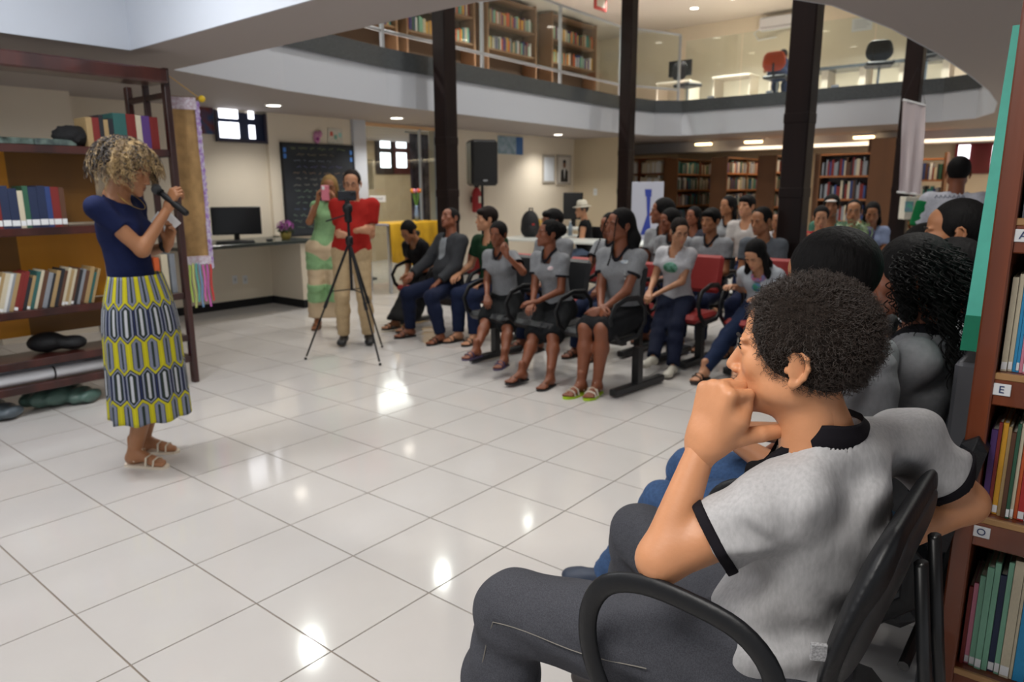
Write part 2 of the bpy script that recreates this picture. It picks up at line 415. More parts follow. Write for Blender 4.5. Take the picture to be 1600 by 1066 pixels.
M_LAMP = mat('lamp', '#fff6e6', .5, emit=9.); M_DAY = mat('daylight_pane', '#f6f8ff', .5, emit=2.6); M_WARM = mat('warm_lamp', '#ffd9a0', .5, emit=6.)
def glassmat():
    m = bpy.data.materials.new('clear_glass'); m.use_nodes = True; t = NT(m); t.N.remove(t.N['Principled BSDF'])
    a = t.n('ShaderNodeBsdfTransparent'); a.inputs[0].default_value = (.93, .97, .96, 1); g = t.n('ShaderNodeBsdfGlossy'); g.inputs[1].default_value = .02
    lw = t.n('ShaderNodeLayerWeight'); mx = t.n('ShaderNodeMixShader'); t.l(t.m('ADD', t.m('MULTIPLY', t.m('POWER', lw.outputs['Facing'], 5), .8), .035), mx.inputs[0]); t.l(a.outputs[0], mx.inputs[1]); t.l(g.outputs[0], mx.inputs[2])
    t.l(mx.outputs[0], t.N['Material Output'].inputs[0]); return m
M_GLASS = glassmat()
# floor
fl = MB().box((-13, -4, -.12), (4, 23, -.004)).build('floor', M_GROUT); fl['kind'] = 'structure'
T0 = .45; g_ = .0032; px0, py0 = 0., -.10; pos = []
for i in range(-29, 9):
    for j in range(-9, 51):
        x0 = px0+i*T0; y0 = py0+j*T0
        if x0 < -13 or x0+T0 > 4: continue
        c = np.array([x0+T0/2, y0+T0/2, 0]); q = M.T@(c-CAM); vis = q[2] > .3 and -120 < q[0]/q[2]*FPX+800 < 1720 and q[1]/q[2]*FPX+533 < 1250
        pos.append((q[2] if vis else 99+abs(c[1]), x0, y0))
pos.sort()
tb = MB().box((g_, g_, -.004), (T0-g_, T0-g_, 0)); t0 = tb.build('tile', M_TILE, fl); t0.location = (pos[0][1], pos[0][2], 0)
for d, x0, y0 in pos[1:290]:
    o = t0.copy(); COL.objects.link(o); o.parent = fl; o.location = (x0, y0, 0); o.name = 'tile'
far = MB()
for d, x0, y0 in pos[290:]: far.box((x0+g_, y0+g_, -.004), (x0+T0-g_, y0+T0-g_, 0))
far.build('far_tiles', M_TILE, fl, kind='stuff')
# mezzanine slab around the void
S0, S1 = 2.5, 3.14
left_edge = [(-6.25, 3.15), (-6.66, 4.5), (-6.92, 6.1), (-7.0, 8.0), (-7.08, 10.), (-7.15, 12.0), (-7.0, 13.0), (-6.6, 13.4)]
right_edge = [(-2.15, 13.4), (-1.65, 13.15), (-1.33, 12.3), (-1.16, 10.9), (-1.10, 9.5), (-1.10, 8.0), (-1.13, 6.6), (-1.2, 5.4), (-1.32, 4.5), (-1.65, 3.75), (-2.2, 3.3), (-2.8, 3.15)]
slab = MB()
slab.prism([(-13, 3.15)]+left_edge+[(-13, 13.4)], S0, S1-.02)
slab.prism([(-13, 13.4), (4, 13.4), (4, 22), (-13, 22)], S0, S1-.02)
slab.prism([(4, 13.4), (-2.15, 13.4)]+right_edge[1:]+[(4, 3.15)], S0, S1-.02)
slab.box((-13, 2.55, S0), (4, 3.15, S1-.02)); slab.box((-13, -4, S0), (-5.64, 2.55, S1-.02)); slab.box((-1.9, -4, S0), (4, 2.55, S1-.02))
sl = slab.build('ceiling', M_SOFF); sl['kind'] = 'structure'
def ribbon(name, pts, z0, z1, off, m):
    b = MB()
    for i in range(len(pts)-1):
        a = np.array(pts[i]); c = np.array(pts[i+1]); d = nrm(c-a); nn = np.array([d[1], -d[0]])*off
        if i > 0: a = a-d*.003
        b.prism([tuple(a), tuple(c), tuple(c+nn), tuple(a+nn)], z0, z1)
    o = b.build(name, m); o['kind'] = 'structure'; return o
edge = left_edge+right_edge
ribbon('trim_1', edge, S0, 2.93, .012, M_WHITE)
ribbon('trim_2', edge, 2.93, 3.155, .035, M_GRAN)
o = MB().box((-5.64, 2.535, S0), (-1.9, 2.548, 3.02)).box((-5.638, -4, S0), (-5.626, 2.54, 3.02)).build('trim_3', M_WHITE); o['kind'] = 'structure'
o = MB().box((-5.64, -4, 3.0), (-1.9, 2.55, 3.1)).build('ceiling_recess', M_WHITE); o['kind'] = 'structure'
# near wall part of the void above the mezzanine floor, walls, upper ceiling
up = MB(); up.box((-13, 3, 5.3), (4, 22, 5.4)).build('ceiling_upper', mat('upper_ceiling', '#d8d2c6', .8))['kind'] = 'structure'
def wallbox(name, a, b, m): o = MB().box(a, b).build(name, m); o['kind'] = 'structure'; return o
wl = MB(); wl.box((-8.9, -4, 0), (-8.72, 6.93, 2.5)); wl.box((-8.9, 8.75, 0), (-8.72, 12.95, 2.5)); wl.box((-8.72, 2.2, 0), (-8.35, 3.1, 2.5)).box((-8.72, 1.1, 0), (-8.5, 2.2, 2.5)).box((-8.72, 5.56, .9), (-8.66, 6.93, 2.5))
wl.build('wall_left', M_CREAM)['kind'] = 'structure'
wallbox('wall_pillar', (-8.86, 6.93, 0), (-8.6, 7.16, 2.5), M_WHITE)
wallbox('wall_back', (-8.9, 12.80, 0), (-7.6, 12.95, 2.5), M_CREAM2)
wallbox('wall_library_side', (-9.2, 12.95, 0), (-9.05, 19, 2.5), M_CREAM2)
wallbox('wall_library', (-9.2, 18.2, 0), (4, 18.4, 2.5), M_CREAM)
wallbox('trim_4', (-9.05, 15.4, 2.28), (2, 15.9, 2.5), M_WHITE)
wallbox('wall_side_room', (-12.2, 6.0, 0), (-12.0, 13.5, 3.1), mat('beige_brick', '#b4a184', .8, n=(3, .1)))
wallbox('wall_side_room_end', (-12.2, 13.0, 0), (-8.9, 13.2, 3.1), M_CREAM2)
wallbox('wall_upper_left', (-11.0, 3, 3.12), (-10.8, 22, 5.3), M_CREAM)
wallbox('wall_upper_back', (-11, 17.0, 3.12), (4, 17.2, 5.3), mat('upper_cream', '#ebe0c8', .75, n=(1.2, .07)))
bb = MB().box((-8.72, 3.2, 0), (-8.70, 5.5, .1)).box((-8.72, 8.75, 0), (-8.70, 12.4, .1)).build('baseboard_left', M_BLK2); bb['kind'] = 'structure'
# columns
for k, (x, y) in enumerate([(-6.6, 6.8), (-6.6, 11.3), (-2.2, 6.8), (-2.2, 11.3)]):
    r = empty('wooden_column', (x, y, 0), ['dark wooden square column beside the loudspeaker and hooded boy', 'dark wooden square column behind the girl with thin braids', 'thick dark wooden column behind the girl looking down at her lap', 'dark wooden column next to the hanging plastic banner'][k], 'column')
    b = MB().bbox((0, 0, 2.65), (.108, .108, 2.65), .014); b.build('shaft', M_DARKW, r)
    MB().bbox((0, 0, .06), (.118, .118, .06), .01).build('plinth', M_DARKW, r)
    b = MB()
    for z in (1.45, 2.1): b.bbox((.0, 0, z), (.112, .112, .05), .01)
    b.build('joint_block', M_DARKW, r)
# downlights: disc in the soffit + lamp
def downlight(p, z, lab, power=9, r=.085, warm=False):
    e = empty('ceiling_downlight', (p[0], p[1], z), lab, 'ceiling light', 'recessed ceiling downlights')
    MB().lathe([(r+.018, 0), (r+.018, -.008), (r, -.010), (r, 0)], n=24).build('rim', M_WHT, e)
    MB().lathe([(r, -.004), (r, -.007)], n=24).build('diffuser', M_WARM if warm else M_LAMP, e)
    l = bpy.data.lights.new('downlight_lamp', 'SPOT'); l.energy = power*4; l.spot_size = 2.3; l.spot_blend = .8; l.shadow_soft_size = .08; l.color = (1, .82, .6) if warm else (1, .97, .92)
    o = bpy.data.objects.new('downlight_lamp', l); COL.objects.link(o); o.location = (p[0], p[1], z-.03)
for (a, lab) in (((427, 164), 'round downlight in the soffit above the high window and computer desk'), ((620, 184), 'round downlight in the soffit above the yellow tablecloth'), ((872, 210), 'round downlight in the soffit above the framed portraits')):
    downlight(G(*a, 2.5), 2.5, lab, 21)
downlight(G(1085, 14, 5.28), 5.3, 'round downlight in the upper ceiling beyond the glass railing', 10)
VL = [(-5.9, 4.6), (-3.9, 4.6), (-2.2, 5.0), (-5.9, 7.2), (-3.9, 7.2), (-2.0, 7.6), (-5.5, 9.8), (-3.4, 9.8), (-1.6, 10.2), (-4.6, 12.2)]
for i, p in enumerate(VL): downlight(p, 5.3, '%s added downlight in the upper ceiling over the open void, counted from the near left' % ['first', 'second', 'third', 'fourth', 'fifth', 'sixth', 'seventh', 'eighth', 'ninth', 'tenth'][i], 40, r=.10)  # spots added overhead to light the void and floor
for i, p in enumerate([(-8.4, 5.5), (-8.3, 8.2), (-8.4, 10.8), (-8.3, 13.4), (-6.4, 15.1), (-3.8, 15.1), (-1.2, 15.1)]): downlight(p, 5.3, '%s downlight in the upper ceiling above the mezzanine walkway, counted from the near left' % ['first', 'second', 'third', 'fourth', 'fifth', 'sixth', 'seventh'][i], 150, r=.10)
downlight((-.35, 2.75), 2.5, 'added fill downlight, out of view, above the right-hand row', 16)  # unseen spot added to brighten the backs of the right-hand row
downlight((-4.2, .9), 3.0, 'round downlight in the raised ceiling recess', 14)
# high window and picture on the left wall
def panes(name, parent, base, rects, X, m=None):
    for r in rects:
        q0 = PX(r[0], r[3], X); q1 = PX(r[2], r[1], X)
        cy, cz = (q0[1]+q1[1])/2, (q0[2]+q1[2])/2; hy, hz = abs(q1[1]-q0[1])/2, abs(q1[2]-q0[2])/2
        MB().bbox((X, cy, cz), (.006, hy, hz), .005).build(name, m or M_DAY, parent, base=base)
b0 = (-8.72, 5.2, 2.2); wn = empty('window_1', b0); wn['kind'] = 'structure'
MB().box((-8.72, 4.86, 2.13), (-8.69, 5.54, 2.47)).build('dark_glazing', mat('navy_glazing', '#27304a', .15, n=(4, .3)), wn, base=b0)
MB().box((-8.70, 4.84, 2.10), (-8.66, 5.56, 2.13)).box((-8.70, 4.84, 2.13), (-8.66, 4.87, 2.48)).box((-8.70, 5.53, 2.13), (-8.66, 5.56, 2.48)).build('window_frame', mat('frame_dark', '#3a3442', .5), wn, base=b0)
panes('pane', wn, b0, [(342, 171, 371, 184), (344, 192, 373, 215), (388, 174, 396, 186), (390, 196, 398, 217)], -8.68)
pc = mat('painting_red', '#7a3b38', .6, n=(9, .6), col2='#31507a')
b0 = PX(317, 190, -8.71); e = empty('wall_painting', b0, 'red and blue painting hung high beside the window', 'painting')
q0, q1 = PX(303, 208, -8.71), PX(331, 166, -8.71)
MB().box((-8.715, q0[1], q0[2]), (-8.695, q1[1], q1[2])).build('canvas', pc, e, base=b0)
MB().box((-8.715, q1[1], q0[2]), (-8.69, q1[1]+.02, q1[2])).box((-8.715, q0[1]-.02, q0[2]), (-8.69, q0[1], q1[2])).build('frame', M_WHT, e, base=b0)
# chalkboard
b0 = (-8.64, 6.35, .9); e = empty('chalkboard', b0, 'black chalkboard full of handwriting leaning above the desk', 'chalkboard')
MB().bbox((-8.64, 6.33, 1.5), (.012, .60, .62), .006).build('board', mat('slate', '#20262e', .7, n=(3, .25), col2='#2c3138'), e, base=b0)
fr = MB()
for a, b in (((5.72, .87), (5.74, 2.13)), ((6.92, .87), (6.94, 2.13)), ((5.72, 2.11), (6.94, 2.13)), ((5.72, .87), (6.94, .89))): fr.box((-8.655, a[0], a[1]), (-8.62, b[0], b[1]))
fr.build('frame', M_BLK2, e, base=b0)
rc = random.Random(3); cols = ['#b8c48a', '#b9a98f', '#a9b4c8', '#8f8cc0', '#c4a58a', '#c9c5bb', '#c9c5bb', '#9fb8a0', '#9fb8a0', '#9fb8a0', '#7f8fb8', '#9fb8a0', '#9fb8a0', '#9fb8a0']
for i in range(14):
    z = 2.06-i*.082; y = 5.84+rc.random()*.12; yend = 6.55+rc.random()*.3; s = MB(); P = []; 
    while y < yend:
        wl_ = rc.uniform(.05, .16); n = int(wl_/.012); P = []
        for k in range(n): P.append((-8.624, y+k*.012, z+rc.uniform(-.016, .018)))
        if len(P) > 2: s.tube(P, .0022, 4)
        y += wl_+.035
    s.build('chalk_writing', mat('chalk'+str(i), cols[i], .9), e, base=b0)
for k in range(4):
    y, z = (5.77, 2.03-.08*(k % 2)) if k < 2 else (6.88, 2.03-.1*(k % 2))
    MB().bbox((-8.622, y, z), (.004, .022, .03), .004).build('blue_sticker', mat('blue_sticker', '#4d86d8', .5), e, base=b0)
b0 = PX(495, 215, -8.65); e = empty('pink_wall_ornament', b0, 'small pink ornament on wall above chalkboard', 'ornament')
b = MB(); b.sphere(b0+[0, .0, 0], (.02, .06, .09), 6); b.sphere(b0+[.01, .05, .05], (.02, .035, .05), 5); b.build('body', mat('pink', '#c98ab0', .6), e, True, base=b0)
MB().sphere(b0+[.02, .0, -.02], (.015, .025, .025), 5).build('centre', mat('magenta', '#a0408a', .6), e, True, base=b0)
b0 = PX(524, 213, -8.65); e = empty('paper_notice', b0, 'white paper notice with coloured squares above chalkboard', 'notice')
MB().bbox(b0, (.004, .13, .11), .003).build('sheet', M_PAPER, e, base=b0)
for k, (dy, dz, cc) in enumerate(((-.07, .03, '#d86a5a'), (.0, -.01, '#7fb2a0'), (.08, .02, '#9ed0c8'))): MB().bbox(b0+[.005, dy, dz], (.003, .025, .03), .002).build('print', mat('print', cc, .7), e, base=b0)
# desk with granite worktop
b0 = (-8.3, 4.9, 0); e = empty('computer_desk', b0, 'long cream masonry desk with dark granite worktop along the left wall', 'desk')
MB().bbox((-8.27, 4.72, .86), (.45, .90, .022), .006).build('worktop', mat('granite_desk', '#4d524e', .22, n=(140, .5), col2='#2b302e'), e, base=b0)
MB().box((-8.70, 5.42, .10), (-7.90, 5.56, .84)).box((-8.70, 4.0, .10), (-8.60, 5.42, .84)).build('desk_wall', M_CREAM, e, base=b0)
MB().box((-8.70, 5.41, 0), (-7.88, 5.57, .10)).box((-8.70, 4.0, 0), (-8.59, 5.41, .10)).build('plinth', M_BLK2, e, base=b0)
for px in (367, 383):
    q = PX(px, 437, -8.60); f0 = empty('wall_outlet', q, 'white power outlet %s on the wall under the desk' % ('nearer the bookshelf' if px == 367 else 'nearer the desk end panel'), 'outlet')
    MB().bbox(q, (.006, .035, .055), .004).build('plate', M_WHT, f0, base=q); MB().bbox(q+[.007, 0, 0], (.003, .014, .02), .002).build('socket', M_ALU, f0, base=q)
def T2(px, py, z): return G(px, py, z)
q = np.array([-8.30, 4.80, .882]); e = empty('computer_monitor', q, 'black flat computer monitor standing on the granite desk', 'monitor')
Rm = RZ(-.5)
MB().bbox(q+[0, 0, .25], (.014, .29, .17), .008, R=Rm).build('casing', M_BLACK, e, base=q)
MB().bbox(q+[.0135, -.007, .25], (.003, .275, .155), .002, R=Rm).build('screen', mat('screen_black', '#0b0c0e', .12), e, base=q)
MB().box(q+[-.03, -.03, 0.012], q+[-.005, .03, .12]).build('neck', M_BLACK, e, base=q); MB().lathe([(.1, 0), (.1, .01), (.03, .016)], q).build('base', M_BLACK, e, base=q)
q = np.array([-8.05, 4.62, .882]); e = empty('keyboard', q, 'black computer keyboard on the desk before the monitor', 'keyboard')
MB().bbox(q+[0, 0, .01], (.07, .22, .01), .004, R=Rm).build('case', M_BLACK, e, base=q); kb = MB()
for i in range(4):
    for j in range(14): kb.bbox(q+Rm@np.array([-.045+i*.03, -.195+j*.03, .021]), (.012, .012, .004), .002, R=Rm)
kb.build('keys', M_BLK2, e, base=q)
q = np.array([-8.0, 5.05, .882]); MB().sphere(q+[0, 0, .014], (.03, .05, .016), 6).build('computer_mouse', M_BLACK, None, True, label='black mouse beside the keyboard on the desk', cat='mouse')
# flowers in pot
def blobs(name, c, R, n, r, m, parent, base, seed=1, flat=1.):
    rr = random.Random(seed); b = MB()
    for i in range(n):
        d = nrm([rr.gauss(0, 1), rr.gauss(0, 1), rr.gauss(0, 1)])*rr.uniform(.5, 1)*R; c2 = np.array(c)+d*[1, 1, flat]
        for k in range(5):
            a = k*1.257; u = nrm(np.cross(d, [.3, .2, 1])); v = nrm(np.cross(d, u)); p = c2+(u*math.cos(a)+v*math.sin(a))*r*.7; nn = nrm(d)
            w_ = r*.55; b.add([c2, p+u*w_*.5+nn*r*.2, c2+(u*math.cos(a)+v*math.sin(a))*r*1.4, p-u*w_*.5+nn*r*.2], [(0, 1, 2, 3)])
    return b.build(name, m, parent, base=base, kind='stuff')
def pot(name, q, lab, potm, flowm, R, h, pr, leaf=None, seed=1):
    e = empty(name, q, lab, 'flowers'); MB().lathe([(pr*.7, 0), (pr*.95, h*.5), (pr, h), (pr*.88, h), (pr*.8, h*.9)], q, 16).build('pot', potm, e, True, base=q)
    if leaf: blobs('leaves', np.array(q)+[0, 0, h+R*.3], R*.9, 30, .05, leaf, e, q, seed+1, .6)
    blobs('petals', np.array(q)+[0, 0, h+R*.6], R, 60, .028*R/.1, flowm, e, q, seed, .7)
pot('potted_flowers', (-8.05, 5.32, .882), 'small pot of purple flowers on the desk beside the monitor', mat('pot_y', '#a89548', .5), mat('purple', '#a0509a', .7), .11, .1, .07, mat('leafg', '#3c4a2c', .7))
# side room: windows, partition glass, sign, yellow table
for k, (x0, x1, cc) in enumerate(((588, 612, '#2e221f'), (614, 643, '#4c2120'))):
    q0 = PX(x0, 272, -11.98); q1 = PX(x1, 188, -11.98); b0 = (-11.98, (q0[1]+q1[1])/2, (q0[2]+q1[2])/2); e = empty('window_%d' % (k+2), b0); e['kind'] = 'structure'
    MB().box((-12.0, q0[1], q0[2]), (-11.96, q1[1], q1[2])).build('shutter', mat('shutter', cc, .5), e, base=b0)
    a = x0+5-(k*1); rr_ = [(a+(i*1), y0, a+15+i, y1) for i, (y0, y1) in enumerate(((194, 201), (207, 231), (239, 262)))]
    panes('pane', e, b0, rr_, -11.95)
e = empty('glass_partition', (-8.72, 7.9, 0), 'glazed partition between the white pillar and the dark column', 'partition')
for y in (7.18, 8.36, 8.72): MB().box((-8.74, y-.015, 0), (-8.70, y+.015, 2.46)).build('mullion', M_ALU, e, base=(-8.72, 7.9, 0))
MB().box((-8.74, 7.17, 2.44), (-8.70, 8.73, 2.49)).build('head_rail', mat('warm_rail', '#d9b28a', .5), e, base=(-8.72, 7.9, 0))
for a, b in ((7.2, 8.34), (8.38, 8.70)): MB().box((-8.723, a, .05), (-8.717, b, 2.44)).build('glass_pane', M_GLASS, e, base=(-8.72, 7.9, 0))
MB().bbox((-8.70, 7.42, 1.36), (.004, .16, .05), .003).build('door_sign', M_WHT, None, label='small white sign stuck on the glass partition', cat='sign')
b = MB(); [b.tube([(-8.694, 7.31+.03*i, 1.345), (-8.694, 7.33+.03*i, 1.375)], .004, 4) for i in range(7)]; b.build('lettering', mat('navy', '#26304e', .6), bpy.data.objects['door_sign'])
e = empty('dark_curtain', (-9.0, 8.55, 0), 'dark patterned curtain hanging behind the glass beside the column', 'curtain'); P = []; V = []; F = []
for i in range(40): y = 8.40+i*.011; V += [(-9.0+.03*math.sin(i*.9), y, .005), (-9.0+.03*math.sin(i*.9), y, 2.4)]
for i in range(39): F.append((2*i, 2*i+2, 2*i+3, 2*i+1))
mk('cloth', V, F, mat('curtain', '#3b3440', .8, n=(6, .5), col2='#6a6070'), e, True, base=(-9.0, 8.55, 0))
MB().tube([(-9.0, 8.3, 2.42), (-9.0, 8.85, 2.42)], .012).build('rod', M_ALU, e, base=(-9.0, 8.55, 0))
b0 = (-8.25, 7.35, 0); e = empty('side_table', b0, 'table behind the red-shirted man, under a yellow cloth', 'table')
MB().bbox((-8.25, 7.55, 1.0), (.3, .62, .015), .006).build('table_top', mat('lavender', '#b9b4c4', .7), e, base=b0)
for x in (-8.5, -8.0):
    for y in (7.0, 8.1): MB().box((x-.02, y-.02, 0), (x+.02, y+.02, .99)).build('leg', M_ALU, e, base=b0)
V = []; F = []
for i in range(25):
    y = 6.96+i*.048; t = i/24; dr = .62 if t < .5 else .62-(t-.5)*.9; dr = dr-.3*abs(t-.35)*.8; s = .02*math.sin(i*1.3)
    V += [(-8.56, y, 1.019), (-7.94, y, 1.019), (-7.925+s*.3, y, 1.0), (-7.91+s, y, 1.0-dr*.55), (-7.90+s*1.4, y, 1.0-dr)]
for i in range(24):
    for k in range(4): F.append((i*5+k, i*5+k+1, i*5+k+6, i*5+k+5))
o = mk('tablecloth', V, F, mat('yellow_cloth', '#d8a715', .7, n=(6, .15)), None, True); md = o.modifiers.new('s', 'SOLIDIFY'); md.thickness = .004; setp(o, 'bright yellow cloth draped over the table behind the man', 'tablecloth')
b = MB(); b.sphere((-7.86, 7.28, .86), (.03, .07, .05), 6).sphere((-7.86, 7.42, .86), (.03, .07, .05), 6).build('black_bow', M_BLK2, None, True, label='black bow pinned to the front of the yellow cloth', cat='bow')
e = empty('flower_vase', (-8.3, 7.85, 1.015), 'slim blue vase of tulips on the yellow table', 'vase'); b0 = (-8.3, 7.85, 1.015)
MB().lathe([(.03, 0), (.035, .1), (.022, .2), (.028, .24)], b0, 12).build('vase', mat('vase_blue', '#7c93b5', .3), e, True, base=b0)
b = MB()
for k in range(6): a = k*1.05; b.tube([(-8.3, 7.85, 1.2), (-8.3+.05*math.cos(a), 7.85+.06*math.sin(a), 1.45)], .006, 5)
b.build('stems', mat('stem', '#5f8a3c', .6), e, base=b0)
for k in range(6): a = k*1.05; MB().sphere((-8.3+.06*math.cos(a), 7.85+.07*math.sin(a), 1.48), (.022, .022, .035), 6).build('tulip', mat('tulip', ['#d8584a', '#e89a3a', '#d98aa0'][k % 3], .6), e, True, base=b0)
e = empty('paper_lamp_shade', (-9.6, 7.9, 1.5), 'pale cylindrical lampshade in the side room behind glass', 'lamp'); MB().lathe([(.16, 0), (.18, .48)], (-9.6, 7.9, 1.5), 20).build('shade', mat('shade', '#d9c39a', .7), e, True, base=(-9.6, 7.9, 1.5))
MB().tube([(-9.6, 7.9, 0.02), (-9.6, 7.9, 1.55)], .015).build('pole', M_BLK2, e, base=(-9.6, 7.9, 1.5)); MB().lathe([(.15, 0), (.15, .02)], (-9.6, 7.9, 0)).build('base', M_BLK2, e, base=(-9.6, 7.9, 1.5))
# loudspeaker on stand
q = K(753, 255, 10.); b0 = (q[0], q[1], 0); e = empty('loudspeaker', (q[0], q[1], q[2]-.31), 'black loudspeaker on pole beside the first column', 'loudspeaker'); bb0 = (q[0], q[1], q[2]-.31)
R = RZ(math.atan2(-q[1], -q[0])+math.pi/2+.25)
MB().bbox(q, (.19, .17, .31), .035, R=R).build('cabinet', M_BLACK, e, base=bb0)
MB().bbox(q+R@np.array([0, -.172, 0]), (.165, .008, .28), .006, R=R).build('grille', mat('grille', '#0e0f11', .7, bump=(300, .5)), e, base=bb0)
MB().bbox(q+R@np.array([0, -.182, -.24]), (.03, .003, .012), .002, R=R).build('badge', M_ALU, e, base=bb0)
e = empty('speaker_stand', b0, 'black tripod stand holding up the loudspeaker', 'speaker stand')
MB().tube([(q[0], q[1], .12), (q[0], q[1], q[2]-.31)], .018).build('pole', M_BLK2, e, base=b0)
for k in range(3): a = k*2.09+.4; MB().tube([(q[0], q[1], .75), (q[0]+.45*math.cos(a), q[1]+.45*math.sin(a), .015)], .011).build('leg', M_BLK2, e, base=b0)
# fire extinguisher, wall sign, portraits, television
q = PX(745, 312, -8.59); e = empty('fire_extinguisher', q, 'red fire extinguisher on wall below the loudspeaker', 'extinguisher')
MB().lathe([(.075, -.22), (.085, -.2), (.085, .12), (.05, .19), (.025, .21)], q, 18).build('cylinder', mat('ext_red', '#a3232b', .35), e, True, base=q)
MB().bbox(q+[0, 0, .23], (.02, .05, .02), .005).build('valve', M_BLK2, e, base=q); MB().bbox(q+[.084, 0, 0], (.004, .045, .06), .002).build('label_plate', M_PAPER, e, base=q); MB().box(q+[-.12, -.03, -.05], q+[-.08, .03, .05]).build('bracket', M_BLK2, e, base=q)
q0, q1 = PX(779, 240, -8.70), PX(817, 215, -8.70); c = (q0+q1)/2; e = empty('wall_poster', c, 'white and blue landscape poster high on the wall beside the loudspeaker', 'poster')
MB().box((-8.72, q0[1], q0[2]), (-8.70, q1[1]-.2, q1[2])).build('sheet', mat('poster', '#a9bccb', .6, n=(8, .3), col2='#7d9aa8'), e, base=c); MB().box((-8.72, q1[1]-.2, q0[2]), (-8.698, q1[1], q1[2])).build('blue_panel', mat('poster_blue', '#3f6ca6', .6), e, base=c)
for k, (x0, y0, x1, y1) in enumerate(((848, 243, 867, 286), (870, 243, 892, 289))):
    q0, q1 = PX(x0, y1, -8.70), PX(x1, y0, -8.70); c = (q0+q1)/2; e = empty('framed_document' if k == 0 else 'framed_portrait', c, ['framed white document on the wall left of the portrait', 'framed portrait of a man in a dark jacket on the wall'][k], 'picture')
    hy, hz = (q1[1]-q0[1])/2, (q1[2]-q0[2])/2; MB().bbox((-8.705, c[1], c[2]), (.014, hy, hz), .005).build('frame', mat('frame_grey', '#a8a196', .5), e, base=c)
    MB().bbox((-8.69, c[1], c[2]), (.002, hy*.82, hz*.86), .001).build('print', mat('print_white', '#cdd2d8', .6) if k == 0 else mat('print_pale', '#c9c4bd', .6), e, base=c)
    if k:
        MB().sphere((-8.688, c[1], c[2]+.11), (.004, .055, .075), 8).build('face', mat('port_face', '#7c5946', .7), e, True, base=c); MB().sphere((-8.687, c[1], c[2]+.165), (.004, .057, .04), 8).build('hair', M_BLK2, e, True, base=c)
        MB().add([(-8.687, c[1]-.13, c[2]-.24), (-8.687, c[1]+.13, c[2]-.24), (-8.687, c[1]+.12, c[2]-.02), (-8.687, c[1]+.03, c[2]+.03), (-8.687, c[1]-.03, c[2]+.03), (-8.687, c[1]-.12, c[2]-.02)], [(0, 1, 2, 3, 4, 5)]).build('jacket', mat('jacket', '#2b2723', .8), e, base=c)
        MB().add([(-8.685, c[1], c[2]-.2), (-8.685, c[1]+.03, c[2]+.03), (-8.685, c[1]-.03, c[2]+.03)], [(0, 1, 2)]).build('shirt', M_WHT, e, base=c)
q = PY(930, 300, 12.79); e = empty('light_switch', PY(930, 300, 12.79), 'small pale switch plate on the far cream wall', 'switch'); MB().bbox(q, (.045, .006, .07), .004).build('plate', M_WHT, e, base=q); MB().bbox(q-[0, .008, 0], (.015, .004, .02), .002).build('rocker', M_PAPER, e, base=q)
q = np.array([-8.12, 11.9, .76]); e = empty('television', q, 'black flat screen on the table in the far corner', 'television'); MB().bbox(q+[0, 0, .40], (.2, .02, .26), .01, R=RZ(.3)).build('panel', M_BLK2, e, base=q); MB().box(q+[-.05, 0, .0], q+[.05, .03, .2]).build('neck', M_BLK2, e, base=q)
# ---------------------------------------------------------------- upstairs
rail = empty('mezzanine_railing', (-7.05, 9, S1), 'aluminium and glass railing along the left mezzanine edge', 'railing'); rb = (-7.05, 9, S1)
LE = [np.array(p) for p in left_edge]
def along(poly, step=1.0): 
    out = []
    for a, b in zip(poly[:-1], poly[1:]):
        n = max(1, int(round(np.linalg.norm(b-a)/step)))
        for i in range(n): out.append(a+(b-a)*i/n)
    out.append(poly[-1]); return out
ZT, ZB = 4.36, 3.36
PP = [p+np.array([-.03, 0]) for p in LE[:6]]
PP += [np.array([-6.68, 13.36])]
for i, p in enumerate(along(PP, 1.5)): MB().bbox((p[0], p[1], (3.155+ZT)/2), (.022, .022, (ZT-3.155)/2), .004).build('post', M_ALU, rail, base=rb)
for z, nm in ((ZT, 'top_rail'), (ZB, 'bottom_rail')):
    b = MB(); b.tube([(p[0], p[1], z) for p in PP], .022, 6); b.build(nm, M_ALU, rail, base=rb)
for a, b in zip(PP[:-1], PP[1:]):
    d = nrm(b-a); n2 = np.array([-d[1], d[0]])*.004
    MB().prism([tuple(a+n2), tuple(b+n2), tuple(b-n2), tuple(a-n2)], ZB+.02, ZT-.02).build('glass_pane', M_GLASS, rail, base=rb)
r2 = empty('glass_balustrade', (-4.5, 13.43, S1), 'frameless glass balustrade along the far mezzanine edge', 'railing')
for k in range(4):
    a = -6.6+k*1.12; MB().box((a+.01, 13.43, 3.13), (a+1.11, 13.44, 4.25)).build('glass_pane', M_GLASS, r2, base=(-4.5, 13.43, S1))
    MB().box((a+.5, 13.41, 3.12), (a+.62, 13.455, 3.2)).build('clamp', M_CHR, r2, base=(-4.5, 13.43, S1))
